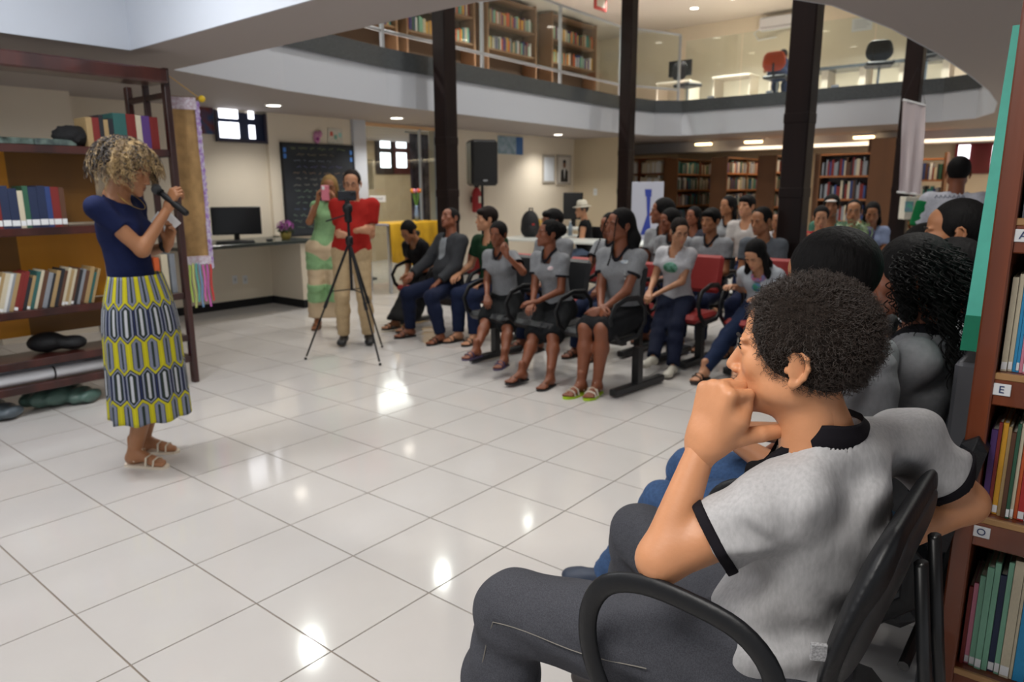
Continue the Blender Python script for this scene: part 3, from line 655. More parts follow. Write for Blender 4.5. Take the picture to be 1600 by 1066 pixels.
# ---------------------------------------------------------------- books and shelves
ORD = 'first second third fourth fifth sixth seventh eighth ninth tenth eleventh twelfth thirteenth fourteenth fifteenth sixteenth seventeenth eighteenth nineteenth twentieth'.split()
def ordn(i): return (ordn(i-40).replace('th','th')+' past the fortieth') if i >= 40 else ORD[i] if i < 20 else ('twenty-'+ORD[i-20] if i < 29 else ('thirtieth' if i == 29 else 'thirty-'+ORD[i-30] if i < 39 else 'fortieth'))
BM = {}
def bookmesh(col, pages=True):
    k = (col, pages)
    if k in BM: return BM[k]
    b = MB(); b.box((-.5, 0, 0), (-.42, 1, 1)).box((.42, 0, 0), (.5, 1, 1)).box((-.42, 0, 0), (.42, .05, 1))
    if pages: b.box((-.42, .05, .02), (.42, .96, .98), 1)
    o = b.build('book', [mat('book_cover', col, .55, n=(25, .18)), M_PAPER] if pages else mat('book_cover', col, .55, n=(25, .18)))
    BM[k] = o.data; bpy.data.objects.remove(o); return BM[k]
PGM = MB().box((-.42, .05, .02), (.42, .96, .98)).build('pages', M_PAPER); PG = PGM.data; bpy.data.objects.remove(PGM)
CN = {'#7a2320': 'dark red', '#b02a2a': 'red', '#2b3f74': 'blue', '#2a8fc4': 'light blue', '#2c5a44': 'green', '#7fb59a': 'pale green', '#c9bfa6': 'cream', '#a88d62': 'tan', '#22242a': 'black', '#5a3a28': 'brown', '#d8a02c': 'yellow', '#d9d9d6': 'white', '#58397a': 'purple', '#d98aa0': 'pink', '#2e7f7c': 'teal', '#8a8f96': 'grey', '#c65a2a': 'orange', '#1d2a4a': 'navy'}
def book(p, t, d, h, col, face, label, group, near=False, lean=0., sticker=None):
    """p: lower front corner centre of the spine; face: direction the spine looks"""
    o = bpy.data.objects.new('book', bookmesh(col, not near)); COL.objects.link(o)
    B = basis(face); B = B@RY(lean)
    Rm = Matrix([list(r) for r in B]).to_4x4(); o.matrix_world = Matrix.Translation(Vector(tuple(p))) @ Rm @ Matrix.Diagonal((t, d, h, 1))
    setp(o, label, 'book', group)
    if near: c = bpy.data.objects.new('pages', PG); COL.objects.link(c); c.parent = o
    if sticker:
        s = MB(); s.box((-.46, -.008, sticker[0]), (.46, -.001, sticker[1])); c = s.build('spine_label', M_WHT, o)
    return o
def row(p0, dirv, length, face, d, hr, tr, pal, where, group, r, near=False, lean=0., stickers=0., maxn=60, start=0):
    dirv = nrm(dirv); x = 0; i = start; h0 = 0
    while x < length and i < start+maxn:
        t = r.uniform(*tr); h = r.uniform(*hr); col = r.choice(pal); 
        if x+t > length: break
        p = np.array(p0)+dirv*(x+t/2)
        look = CN[col]
        lb = '%s %s book, %s from left, %s' % ('thin' if t < .02 else 'thick', look, ordn(i), where)
        st = (.03, .16) if r.random() < stickers else None
        book(p, t*.97, d*r.uniform(.85, 1), h, col, face, lb, group, near, lean+(r.uniform(-.02, .02) if lean else 0), st); x += t*1.01; i += 1
    return i
pal_all = list(CN)
# right bookshelf, close to the camera
YF = 1.95; xL = PY(1530, 520, YF)[0]; TH = .042
zA = PY(1590, 368, YF)[2]; zE = PY(1552, 607, YF)[2]; zO = PY(1521, 828, YF)[2]; pitch = zE-zO
rb0 = (xL+.6, YF, 0); e = empty('bookshelf', rb0, 'red-brown wooden bookshelf with shelves lettered A, E and O', 'bookshelf')
MB().bbox((xL+TH/2, YF+.14, 1.12), (TH/2, .15, 1.12), .004).build('side_panel', M_RED, e, base=rb0)
MB().bbox((xL+1.22, YF+.14, 1.12), (TH/2, .15, 1.12), .004).build('side_panel', M_RED, e, base=rb0)
MB().box((xL+TH, YF+.28, .05), (xL+1.2, YF+.29, 2.2)).build('back_panel', mat('dark_back', '#2a1a14', .7), e, base=rb0)
shelves = [('', zO-2*pitch-.06), ('', zO-pitch-.06), ('O', zO), ('E', zE), ('A', zA), ('', zA+.36), ('', 2.2)]
M_LIGHTW = mat('worn_edge', '#b58a5a', .5, n=(20, .2), stretch=(.2, 1, 1))
for nm, z in shelves:
    MB().bbox((xL+.61, YF+.14, z+.028), (.57, .14, .008), .002).bbox((xL+.61, YF+.012, z-.008), (.57, .011, .032), .003).build('shelf_board', M_RED, e, base=rb0)
    MB().bbox((xL+.61, YF+.004, z+.030), (.57, .006, .008), .002).build('worn_edge', M_LIGHTW, e, base=rb0)
    if nm:
        q = np.array([xL+TH+.016, YF-.002, z]); lb = MB().bbox(q, (.018, .0015, .014), .001).build('letter_label', M_WHT, e, base=rb0)
        textobj('letter', nm, tuple(q-np.array(rb0)+[0, -.003, 0]), .024, mat('ink_blue', '#2a3a66', .6), lb, (math.pi/2, 0, 0))
r = random.Random(21)
def zt(z): return z+.037
# rows: hand-picked spine colours from the photograph
def picked(z, cols, hs, ts, where, group):
    x = xL+TH+.006
    for i, (c, h, t) in enumerate(zip(cols, hs, ts)):
        lb = '%s %s book, %s from the left post on %s' % ('thin' if t < .014 else 'thick', CN[c], ordn(i), where)
        book((x+t/2, YF+.028+r.uniform(0, .012), zt(z)), t*.96, r.uniform(.15, .19), h, c, (0, -1, 0), lb, group, True, sticker=(.02, .10) if r.random() < .6 else None); x += t+.0006
cO = ['#58397a', '#7a2320', '#d8a02c', '#a88d62', '#5a3a28', '#2c5a44', '#c9bfa6', '#c65a2a', '#b02a2a', '#d9d9d6', '#2a8fc4', '#2e7f7c', '#d8a02c', '#2a8fc4', '#2c5a44', '#b02a2a', '#2b3f74', '#58397a', '#22242a', '#7a2320', '#d9d9d6', '#2b3f74', '#d98aa0', '#2c5a44']
picked(zO, cO, [r.uniform(.205, .245) for _ in cO], [r.choice((.007, .009, .011, .013)) for _ in cO], 'the shelf marked O', 'books on the shelf marked O')
cE = ['#c9bfa6', '#c9bfa6', '#2a8fc4', '#2a8fc4', '#d98aa0', '#d98aa0', '#c9bfa6', '#2b3f74', '#2a8fc4', '#2c5a44', '#2e7f7c', '#d9d9d6', '#b02a2a', '#2b3f74', '#8a8f96', '#c9bfa6', '#7a2320', '#2e7f7c']
picked(zE, cE, [r.uniform(.215, .25) for _ in cE], [r.choice((.006, .009, .012)) for _ in cE], 'the shelf marked E', 'books on the shelf marked E')
cA = ['#8a8f96', '#22242a', '#d9d9d6', '#c9bfa6', '#2b3f74', '#22242a', '#7a2320', '#8a8f96', '#c9bfa6', '#5a3a28']
picked(zA, cA, [r.uniform(.2, .27) for _ in cA], [r.choice((.01, .016, .02)) for _ in cA], 'the shelf marked A', 'books on the shelf marked A')
cI = ['#7a2320', '#d98aa0', '#7fb59a', '#7fb59a', '#7fb59a', '#1d2a4a', '#7fb59a', '#c9bfa6', '#c9bfa6', '#2a8fc4', '#d9d9d6', '#b02a2a', '#8a8f96', '#d98aa0', '#d98aa0', '#22242a', '#c9bfa6', '#2a8fc4', '#7fb59a', '#1d2a4a']
hI = [.2, .21, .235, .265, .28, .25, .29, .30, .29, .265, .31, .27, .26, .255, .25, .25, .26, .24, .27, .25]; tI = [.008, .01, .012, .014, .012, .013, .011, .02, .006, .024, .01, .012, .014, .014, .012, .009, .012, .014, .012, .012]
picked(zO-pitch-.06, cI, [h+.015 for h in hI], tI, 'the shelf below O', 'books on the shelf below O')
# teal board leaning on the shelf side
q = PY(1514, 547, 2.12); q1 = PY(1598, 38, 2.12); b0 = tuple(q); e = empty('painted_board', b0, 'long narrow teal painted board leaning against the shelf side', 'board')
wv = .018; b = MB(); A_, B_ = q+[-wv, 0, 0], q1+[-wv*.45, 0, 0]
def slab4(a, b_, wx, y0, y1, mb):
    mb.add([(a[0]-wx, a[1]+y0, a[2]), (a[0]+wx, a[1]+y0, a[2]), (a[0]+wx, a[1]+y1, a[2]), (a[0]-wx, a[1]+y1, a[2]), (b_[0]-wx, b_[1]+y0, b_[2]), (b_[0]+wx, b_[1]+y0, b_[2]), (b_[0]+wx, b_[1]+y1, b_[2]), (b_[0]-wx, b_[1]+y1, b_[2])], [(0,3,2,1),(4,5,6,7),(0,1,5,4),(1,2,6,5),(2,3,7,6),(3,0,4,7)]); return mb
slab4(q, q1, .019, 0, .45, MB()).build('panel', mat('teal', '#5fd0bb', .55, n=(30, .08)), e, base=b0)
m_ = q+(q1-q)*.115; slab4(q+[0, -.001, -.002], m_+[0, -.001, 0], .0195, -.002, .451, MB()).build('painted_end', mat('green_paint', '#0d8a68', .5, n=(12, .3)), e, base=b0)
slab4(q+[.022, 0, 0], q1+[.022, 0, 0], .004, 0, .45, MB()).build('canvas_edge', mat('grey_edge', '#8d8880', .8), e, base=b0)
e2 = empty('small_crate', (q[0]-.02, q[1]+.18, 0), 'grey stacked crate under the leaning teal board', 'crate'); b0 = (q[0]-.02, q[1]+.18, 0)
for k in range(4): MB().bbox((q[0]-.005, q[1]+.25, .13+k*.262), (.028, .2, .128), .01).build('crate_box', mat('crate', '#4c4d52', .5), e2, base=b0)
# left bookshelf
X0 = -5.47; lb0 = (X0, 1.6, 0); e = empty('bookshelf', lb0, 'tall dark red wooden open bookshelf behind the speaking woman', 'bookshelf')
yr = 2.69
for x, w_ in ((X0, .03), (X0-.32, .018), (X0-.62, .03)): MB().bbox((x, yr, 1.19 if x == X0 else 1.16), (w_, .022, 1.19 if x == X0 else 1.14), .005).build('post', M_RED2, e, base=lb0)
for z in (.22, .72, 1.265, 1.80, 2.22): MB().bbox((X0-.31, yr, z-.03), (.30, .016, .022), .004).build('rung', M_RED2, e, base=lb0)
for x in (X0, X0-.62): MB().bbox((x, .45, 1.19), (.03, .022, 1.19), .005).build('post', M_RED2, e, base=lb0)
for z in (.205, .375, .71, 1.25, 1.785): MB().bbox((X0-.16, 1.57, z), (.17, 1.10, .013), .004).bbox((X0+.0, 1.57, z-.01), (.012, 1.10, .026), .004).build('shelf_board', M_RED2, e, base=lb0)
MB().bbox((X0-.05, 1.57, 2.315), (.13, 1.11, .05), .012).build('top_board', M_RED2, e, base=lb0)
M_AMB = mat('amber_panel', '#cf8a12', .5, n=(3, .15), stretch=(1, 1, .2)); M_AMB2 = mat('brown_panel', '#7a5014', .5, n=(3, .2), stretch=(1, 1, .2))
for z0, z1, sw in ((1.28, 1.77, 0), (.73, 1.23, 1), (.39, .70, 0)):
    for j, (a, b_) in enumerate(((.47, 1.70), (1.70, 2.25))):
        c = (j+sw) % 2; zz = z0 if z0 > .5 else .56
        MB().box((X0-.335, a, z0 if z0 > .5 else .50), (X0-.325, b_, z1)).build('back_panel', M_AMB if c == 0 else M_AMB2, e, base=lb0)
r = random.Random(5)
bc = ['#1d2a4a', '#b02a2a', '#7a2320', '#22242a', '#c9bfa6', '#2e7f7c', '#b02a2a', '#1d2a4a', '#1d2a4a', '#2b3f74', '#c9bfa6', '#2c5a44', '#1d2a4a', '#1d2a4a', '#2b3f74', '#58397a', '#7a2320']
y = 1.93; bc = ['#5a3a28', '#7a2320', '#2b3f74', '#1d2a4a', '#1d2a4a', '#2c5a44', '#c9bfa6', '#1d2a4a', '#1d2a4a', '#7a2320', '#2f605c', '#c9bfa6', '#22242a', '#7a2320', '#1d2a4a', '#7a2320']; CN['#2f605c'] = 'dark teal'
for i in range(24):
    c = bc[i % len(bc)]; t = .05 if c in ('#1d2a4a', '#7a2320') else .032; y -= t
    if y < .8: break
    book((X0-.03, y+t/2, 1.265), t*.97, .2, r.uniform(.24, .275), c, (1, 0, 0), 'tall %s reference book with white call label, %s from the right behind the woman' % (CN[c], ordn(i)), 'reference books behind the speaking woman', sticker=(.06, .2))
y = .75
for i in range(60):
    c = r.choice(['#c9bfa6', '#a88d62', '#22242a', '#5a3a28', '#a88d62', '#8a8f96', '#22242a', '#d9d9d6', '#2f605c', '#a88d62', '#c9bfa6', '#7a2320', '#2b3f74', '#c9bfa6', '#5a3a28']); t = r.uniform(.014, .030)
    if y+t > 2.05: break
    book((X0-.03, y+t/2, .726), t*.95, .17, r.uniform(.22, .27), c, (1, 0, 0), '%s %s book leaning left, %s from left on the left bookshelf' % ('slim' if t < .022 else 'thick', CN[c], ordn(i)), 'leaning books on the middle shelf', lean=.30, sticker=(.02, .1) if r.random() < .3 else None); y += t*1.02
y = 2.12
for i, (c, t, h) in enumerate((('#a88d62', .04, .2), ('#7a2320', .045, .2), ('#22242a', .03, .22), ('#a88d62', .03, .19), ('#22242a', .035, .2), ('#2f605c', .09, .24), ('#7a2320', .045, .24), ('#7a2320', .02, .24), ('#c9bfa6', .04, .235), ('#58397a', .06, .235), ('#7a2320', .03, .23), ('#7a2320', .03, .23))):
    book((X0-.02, y+t/2, 1.8), t*.97, .2, h, c, (1, 0, 0), '%s hardback standing on the top shelf, %s from left' % (CN[c], ordn(i)), 'hardbacks on the top shelf'); y += t
for i, (c, t, h, y, z) in enumerate((('#d9d9d6', .03, .26, 2.40, .22), ('#1d2a4a', .07, .26, 2.44, .22), ('#c9bfa6', .05, .27, 2.52, .22), ('#2b3f74', .06, .27, 2.585, .22), ('#a88d62', .05, .3, 2.44, .726), ('#c65a2a', .04, .28, 2.50, .726), ('#c9bfa6', .05, .3, 2.56, .726), ('#8a8f96', .04, .3, 2.62, .726))):
    book((X0-.03, y, z), t*.97, .2, h, c, (1, 0, 0), '%s book near the shelf end post, %s, %s shelf' % (CN[c], ORD[i % 4]+' from left', 'bottom' if z < .5 else 'middle'), 'books beside the shelf end post')
# things on the left shelf
for i in range(2): MB().bbox((X0-.12, 1.66+.26*i, 1.80+.022), (.09, .13, .022), .006, R=RZ(.1)).build('plastic_case', mat('case_dark', ['#222c28', '#30383a'][i], .25, n=(12, .5), col2='#6a7a72'), None, label='%s flat plastic case on top shelf above the amber panel' % ['first', 'second'][i], cat='case')
V, F = sdf([E_((X0-.12, 2.06, 1.87), (.10, .12, .075), k=.02)], .012, post=lambda D, X, Y, Z: D+.012*np.sin(X*90)*np.sin(Y*80)*np.sin(Z*95)); mk('hair_piece', V, F, mat('black_hair', '#0d0c0e', .8, bump=(150, .8)), None, True); setp(bpy.data.objects['hair_piece'], 'fluffy black round wig on top shelf behind the speaking woman', 'wig')
for i in range(2):
    nm = empty('paper_roll', (X0-.1, 1.5, .23), ['long white paper roll with a dark band on the bottom shelf', 'white paper roll lying behind the banded roll'][i], 'paper roll'); b0 = (X0-.1, 1.5, .23); rr = .042; x = X0-.07-.1*i; z = .222+rr+.05*i
    MB().lathe([(rr*.5, 0), (rr, 0), (rr, 1.5), (rr*.5, 1.5)], (x, .7, z), 16, axis=(0, 1, .0)).build('sheet', mat('roll', '#e0e3ea', .6), nm, True, base=b0)
    if i == 0: MB().lathe([(rr+.002, 0), (rr+.002, .012)], (x, 1.72, z), 16, axis=(0, 1, 0)).build('band', M_BLK2, nm, base=b0)
V, F = sdf([E_((X0-.2, 1.75, .46), (.1, .12, .07), k=.03), E_((X0-.15, 1.9, .44), (.09, .09, .05), k=.03)], .015); mk('black_bag', V, F, mat('bagcloth', '#15161a', .7, bump=(30, .6)), None, True); setp(bpy.data.objects['black_bag'], 'crumpled black bag on the low shelf behind the skirt', 'bag')
V, F = sdf([E_((X0-.15, .95, .45), (.12, .2, .07), k=.03)], .015, post=lambda D, X, Y, Z: D+.01*np.sin(X*50+Y*30)); mk('plastic_bundle', V, F, mat('bundle', '#4a4f48', .5, n=(10, .6), col2='#8a8f88', bump=(30, .6)), None, True); setp(bpy.data.objects['plastic_bundle'], 'grey plastic-wrapped bundle on the low left shelf', 'bundle')
for i, (yy, cc) in enumerate(((1.75, '#4f6a62'), (1.25, '#59636b'), (.85, '#3f4a52'))):
    V, F = sdf([E_((X0-.2, yy, .07), (.13, .22, .07), k=.03), E_((X0-.1, yy+.15, .05), (.1, .12, .05), k=.03)], .015, post=lambda D, X, Y, Z: np.maximum(D+.008*np.sin(X*60+Y*40), -Z+.002)); o = mk('plastic_bag', V, F, mat('bagp', cc, .35, bump=(25, .7)), None, True); setp(o, ['greenish plastic bag on floor under shelf beside woman', 'pale plastic bag in the middle of the floor under shelf', 'dark plastic bag on floor under left end of shelf'][i], 'bag')
# hanging burlap banner
q = np.array([-5.62, 2.86, 2.2]); b0 = tuple(q); e = empty('burlap_banner', b0, 'narrow burlap banner with lace edge hanging beside the bookshelf', 'banner')
dn = nrm([.35, 1., 0]); wv = .19; a = np.array([-5.64, 2.78, 2.2])
V = []; F = []
for i in range(26):
    z = 2.18-i*.05
    for j in range(7): V.append(a+dn*(wv*j/6)+np.array([.008*math.sin(j*1.8+i*.25), 0, z-2.2]))
for i in range(25):
    for j in range(6): F.append((i*7+j, i*7+j+1, i*7+j+8, i*7+j+7))
o = mk('cloth', V, F, mat('burlap', '#b08c5c', .9, n=(12, .3), bump=(220, .5)), e, True, base=b0); o.modifiers.new('s', 'SOLIDIFY').thickness = .004
V = []; F = []
for i in range(53):
    z = 2.18-i*.025; V += [a+dn*(wv-.004)+[.006, 0, z-2.2], a+dn*(wv+.022+.008*(i % 2))+[.012, 0, z-2.2]]
for i in range(52): F.append((2*i, 2*i+1, 2*i+3, 2*i+2))
mk('lace_edge', V, F, mat('lace', '#c9c3cf', .8, n=(45, .6), col2='#8a5fa8'), e, True, base=b0)
MB().bbox(a+dn*.095+[.008, 0, -.04], (.006, .10, .045), .003, R=RZ(math.atan2(dn[1], dn[0])-math.pi/2)).build('lace_band', mat('lace2', '#b9a0ae', .8, n=(50, .5), col2='#d8d4dc'), e, base=b0)
MB().bbox(a+dn*.095+[.008, 0, -1.25], (.006, .105, .035), .003, R=RZ(math.atan2(dn[1], dn[0])-math.pi/2)).build('lace_band', mat('lace2', '#b9a0ae', .8, n=(50, .5), col2='#d8d4dc'), e, base=b0)
MB().tube([a-dn*.02+[0, 0, 0], a+dn*(wv+.05)], .011).build('rod', mat('rodw', '#7a5a2c', .5), e, base=b0); MB().sphere(a+dn*(wv+.055), .026, 8).build('finial', mat('finial', '#d8b51e', .4), e, True, base=b0)
MB().tube([np.array([X0-.02, yr, 2.36]), a+dn*(wv+.03)+[0, 0, .01]], .0035, 5).build('string', mat('string', '#c9a25a', .8), e, base=b0)
for i, cc in enumerate(('#b9d86a', '#d8e48a', '#6fc4b8', '#7a9fc8', '#d86fb8', '#c060b0', '#c23a3a')):
    p = a+dn*(.03+i*.026)+[.012, 0, -1.27]; b = MB()
    P = [p+np.array([.004*math.sin(k*1.1+i), .004*math.cos(k+i), -k*.045]) for k in range(9 if i % 2 else 8)]
    b.tube(P, [(.009, .0012)]*len(P), 6).build('ribbon', mat('ribbon', cc, .6), e, base=b0)
# upstairs bookcases
M_UPW = mat('upper_case', '#8a6a4e', .5, n=(4, .15))
r = random.Random(9); UPAL = ['#c9bfa6', '#7fb59a', '#2e7f7c', '#d8a02c', '#c65a2a', '#8a8f96', '#2b3f74', '#7a2320', '#d9d9d6', '#58397a', '#2c5a44', '#a88d62']
zs = sorted([PX(894, yy, -9.8)[2] for yy in (31, 68, 103)]); zs = [3.55, 3.9]+zs[0:0]; 
zl = [PX(894, yy, -9.8)[2] for yy in (103, 68, 31)]; dz = (zl[2]-zl[0])/2; levels = [zl[0]-dz, zl[0], zl[1], zl[2]]
for ci, (y0, y1, nm) in enumerate(((7.6, 8.9, 'upstairs case left of the first column'), (9.2, 10.9, 'upstairs case right of the first column'), (11.35, 12.85, 'middle upstairs case'), (13.5, 15.2, 'upstairs corner case'))):
    b0 = (-9.95, (y0+y1)/2, 3.14); e = empty('bookcase', b0, 'tall pale wooden bookcase, the %s' % nm, 'bookcase')
    for y in (y0-.03, y1+.03): MB().box((-10.15, y-.02, 3.14), (-9.78, y+.02, 5.25)).build('side_panel', M_UPW, e, base=b0)
    MB().box((-10.16, y0, 3.14), (-10.14, y1, 5.25)).build('back_panel', mat('upback', '#5a4a3a', .8), e, base=b0)
    for li, z in enumerate(levels+[levels[-1]+dz]):
        if z > 5.25: continue
        MB().box((-10.14, y0, z-.03), (-9.80, y1, z)).build('shelf_board', M_UPW, e, base=b0)
        if li == 0 or z > 5.0: continue
        if ci > 1: row((-9.84, y0+.01, z), (0, 1, 0), y1-y0-.03, (1, 0, 0), .2, (.2, .28), (.03, .055), UPAL, '%s shelf, %s' % (['lowest', 'lower', 'middle', 'upper'][li], nm), 'books in upstairs bookcases', r)
        else:
            ub = MB(); y = y0+.02
            while y < y1-.06: t = r.uniform(.03, .055); ub.box((-10.04, y, z), (-9.84, y+t*.95, z+r.uniform(.2, .28)), r.randrange(12)); y += t
            ub.build('books', [mat('book_cover', c, .55, n=(25, .18)) for c in UPAL], e, base=b0, kind='stuff')
r = random.Random(31)
for i, (y, cc) in enumerate(((8.3, '#6a3b26'), (9.3, '#8a5a3a'), (10.3, '#5a3422'), (11.3, '#a06a3a'), (12.0, '#7a4a30'))):
    q = (-9.3, y, 3.14); e = empty('storage_box', q, '%s box on the upstairs floor behind the railing, %s from the left' % ('brown', ORD[i]), 'box'); MB().bbox((-9.3, y, 3.26), (.2, .26, .115), .01).build('body', mat('boxc', cc, .7), e, base=q); MB().bbox((-9.3, y, 3.385), (.21, .27, .012), .005).build('lid', mat('boxl', '#b89a7a', .7), e, base=q)
q = (-8.3, 12.9, 3.14); MB().tube([(-8.3+.14*math.cos(t*.7), 12.9+.3*math.sin(t*.5)+.02*t, 3.16+.03*(t % 3)) for t in range(16)], .014, 6).build('cable_coil', M_BLK2, None, label='black tangled cable lying on the upstairs floor by the corner', cat='cable')
# library cases on the ground floor, behind the audience
lib = [(-7.57, -7.23), (-6.48, -6.12), (-5.48, -5.11), (-4.38, -4.09), (-3.46, -3.02)]
far = MB(); rb = random.Random(44); bm = [mat('far_book', c, .6) for c in ('#c9bfa6', '#7a2320', '#2c5a44', '#2b3f74', '#8a8f96', '#d9d9d6', '#5a3a28', '#2e7f7c', '#22242a')]
for i, (x0, x1) in enumerate(lib):
    h = 2.12 if i < 4 else 2.36; b0 = ((x0+x1)/2, 14.6, 0); e = empty('library_case', b0, 'brown double-sided library bookcase, %s from the far cream wall' % ORD[i], 'bookcase')
    for y in (14.6, 15.7, 16.8): MB().bbox(((x0+x1)/2, y, h/2), ((x1-x0)/2, .018, h/2), .004).build('end_panel', M_ORW, e, base=b0)
    MB().box((x0, 14.6, h-.03), (x1, 16.8, h)).build('top_board', M_ORW, e, base=b0); MB().box(((x0+x1)/2-.01, 14.6, 0.05), ((x0+x1)/2+.01, 16.8, h)).build('divider', M_ORW, e, base=b0)
    for k in range(6):
        z = .1+k*.34
        MB().box((x0, 14.62, z-.03), (x1, 16.78, z)).build('shelf_board', mat('shelf_edge', '#a8683a', .5), e, base=b0)
        y = 14.64
        while y < 16.75:
            t = rb.uniform(.02, .05); hh = rb.uniform(.19, .26)
            if rb.random() > .07: far.box((x1-.16, y, z), (x1-.02, min(y+t*.95, 16.77), z+hh), rb.randrange(9))
            y += t
# white-book case and cases facing the hall
b0 = (-8.1, 14.9, 0); e = empty('library_case', b0, 'red-brown bookcase of white volumes beside the far cream wall', 'bookcase')
for x in (-8.9, -8.25, -7.6): MB().box((x-.02, 14.7, 0), (x+.02, 15.0, 2.15)).build('end_panel', M_RED, e, base=b0)
for z in (.1, .45, .8, 1.15, 1.5, 1.82, 2.15): MB().box((-8.9, 14.7, z-.03), (-7.6, 15.0, z)).build('shelf_board', M_RED, e, base=b0)
for z in (.8, 1.15, 1.5, 1.82):
    x = -8.87
    while x < -7.68:
        t = rb.uniform(.025, .05); 
        if abs(x+t/2+8.25) > .05: far.box((x, 14.72, z), (x+t*.95, 14.95, z+rb.uniform(.2, .27)), rb.choice((0, 5)) if z > 1.45 else rb.randrange(9))
        x += t
b0 = (-1.6, 15.4, 0); e = empty('library_case', b0, 'bookcase of mixed volumes left of the far bright window', 'bookcase')
for x in (-2.95, -2.3): MB().box((x-.02, 15.2, 0), (x+.02, 15.5, 2.1)).build('end_panel', M_ORW, e, base=b0)
for k in range(6):
    z = .1+k*.38; MB().box((-2.95, 15.2, z-.03), (-2.3, 15.5, z)).build('shelf_board', mat('shelf_edge', '#a8683a', .5), e, base=b0); x = -2.92
    while x < -2.36 and k < 5:
        t = rb.uniform(.02, .05); far.box((x, 15.22, z), (x+t*.95, 15.42, z+rb.uniform(.2, .3)), rb.randrange(9)); x += t
# open face case seen between the third and fourth columns
b0 = (-2.95, 12.9, 0); e = empty('library_case', b0, 'wide brown bookcase with maroon volumes between the two right columns', 'bookcase')
xa, xb = PY(1282, 260, 12.9)[0], PY(1358, 260, 12.9)[0]; hh = PY(1300, 240, 12.9)[2]
MB().box((xa-.03, 12.9, 0), (xa, 13.2, hh)).build('end_panel', M_ORW, e, base=b0); xc = PY(1400, 260, 12.9)[0]
MB().box((xb, 12.9, 0), (xc, 13.2, PY(1380, 216, 12.9)[2])).build('end_panel', M_ORW, e, base=b0); MB().box((xa, 13.18, 0), (xb, 13.2, hh)).build('back_panel', M_RED2, e, base=b0)
for k, z in enumerate([hh, hh-.36, hh-.74, hh-1.1, .35]):
    MB().box((xa, 12.9, z-.03), (xb, 13.18, z)).build('shelf_board', mat('shelf_edge', '#a8683a', .5), e, base=b0)
    if k in (1, 2, 3):
        x = xa+.02
        while x < xb-.04:
            t = rb.uniform(.02, .045); far.box((x, 12.93, z), (x+t*.95, 13.12, z+rb.uniform(.2, .3)), rb.choice((1, 1, 6, 4, 3, 8, 0))); x += t
far.build('library_books', bm, kind='stuff', label='rows of volumes filling the library cases behind the audience', cat='books')
for i, (x, y) in enumerate(((-6.9, 15.1), (-5.8, 15.1), (-4.8, 15.1), (-3.7, 15.2), (-6.9, 16.4), (-5.2, 16.6))):
    q = (x, y, 2.42); e = empty('ceiling_lamp', q, '%s warm glowing ceiling lamp above the library aisles, from the left' % ORD[i], 'ceiling light', 'warm lamps above the library aisles'); MB().bbox(q, (.18, .05, .02), .01).build('tube', M_WARM, e, base=q); MB().bbox((x, y, 2.47), (.2, .07, .028), .01).build('housing', M_WHT, e, base=q)
# far window with maroon frame
q0, q1 = PY(1488, 272, 18.15), PY(1575, 222, 18.15); c = (q0+q1)/2; e = empty('window_4', c); e['kind'] = 'structure'
MB().box((q0[0], 18.12, q0[2]), (q1[0], 18.2, q1[2])).build('window_frame', mat('maroon', '#6e1f26', .5), e, base=c)
for x0, x1 in ((1494, 1517), (1547, 1572)):
    a, b_ = PY(x0, 264, 18.1), PY(x1, 226, 18.1); MB().bbox(((a[0]+b_[0])/2, 18.1, (a[2]+b_[2])/2), ((b_[0]-a[0])/2, .01, (b_[2]-a[2])/2), .008).build('pane', M_DAY, e, base=c)
# hanging plastic banner
P0 = [PX(*p, -2.03) if False else K(*p, 9.4) for p in ((1411, 156), (1446, 165), (1438, 304), (1402, 300))]; c = P0[0]; e = empty('hanging_banner', c, 'translucent plastic banner hanging on the fourth column', 'banner')
V = []; F = []
for i in range(15):
    t = i/14
    for j in range(9):
        s_ = j/8; p = (P0[0]*(1-s_)+P0[1]*s_)*(1-t)+(P0[3]*(1-s_)+P0[2]*s_)*t; V.append(p+np.array([.02, -.03, 0])*math.sin(j*1.7+t*2)*(.3+t))
for i in range(14):
    for j in range(8): F.append((i*9+j, i*9+j+1, i*9+j+10, i*9+j+9))
mk('sheet', V, F, mat('plastic_sheet', '#cfc3c6', .2, spec=.9, metal=.35), e, True, base=c)
MB().tube([P0[0], P0[1]], .014).build('rod', M_WHT, e, base=c); MB().tube([P0[3], P0[2]], .014).build('rod', M_WHT, e, base=c)
MB().tube([P0[0], (P0[0]+P0[1])/2+[0, 0, .45], P0[1]], .003, 4).build('string', M_BLK2, e, base=c)
q = K(1420, 325, 9.72); e = empty('small_poster', q, 'small white poster hanging on the fourth column below the banner', 'poster'); MB().bbox(q, (.09, .09, .15), .005, R=RZ(.6)).build('sheet', M_PAPER, e, base=q)
MB().bbox(q+nrm(-q*[1, 1, 0])*.13+[0, 0, .02], (.05, .01, .07), .003, R=RZ(.2)).build('print', mat('print_t', '#6a7a9a', .6, n=(20, .5), col2='#4fa08a'), e, base=q)
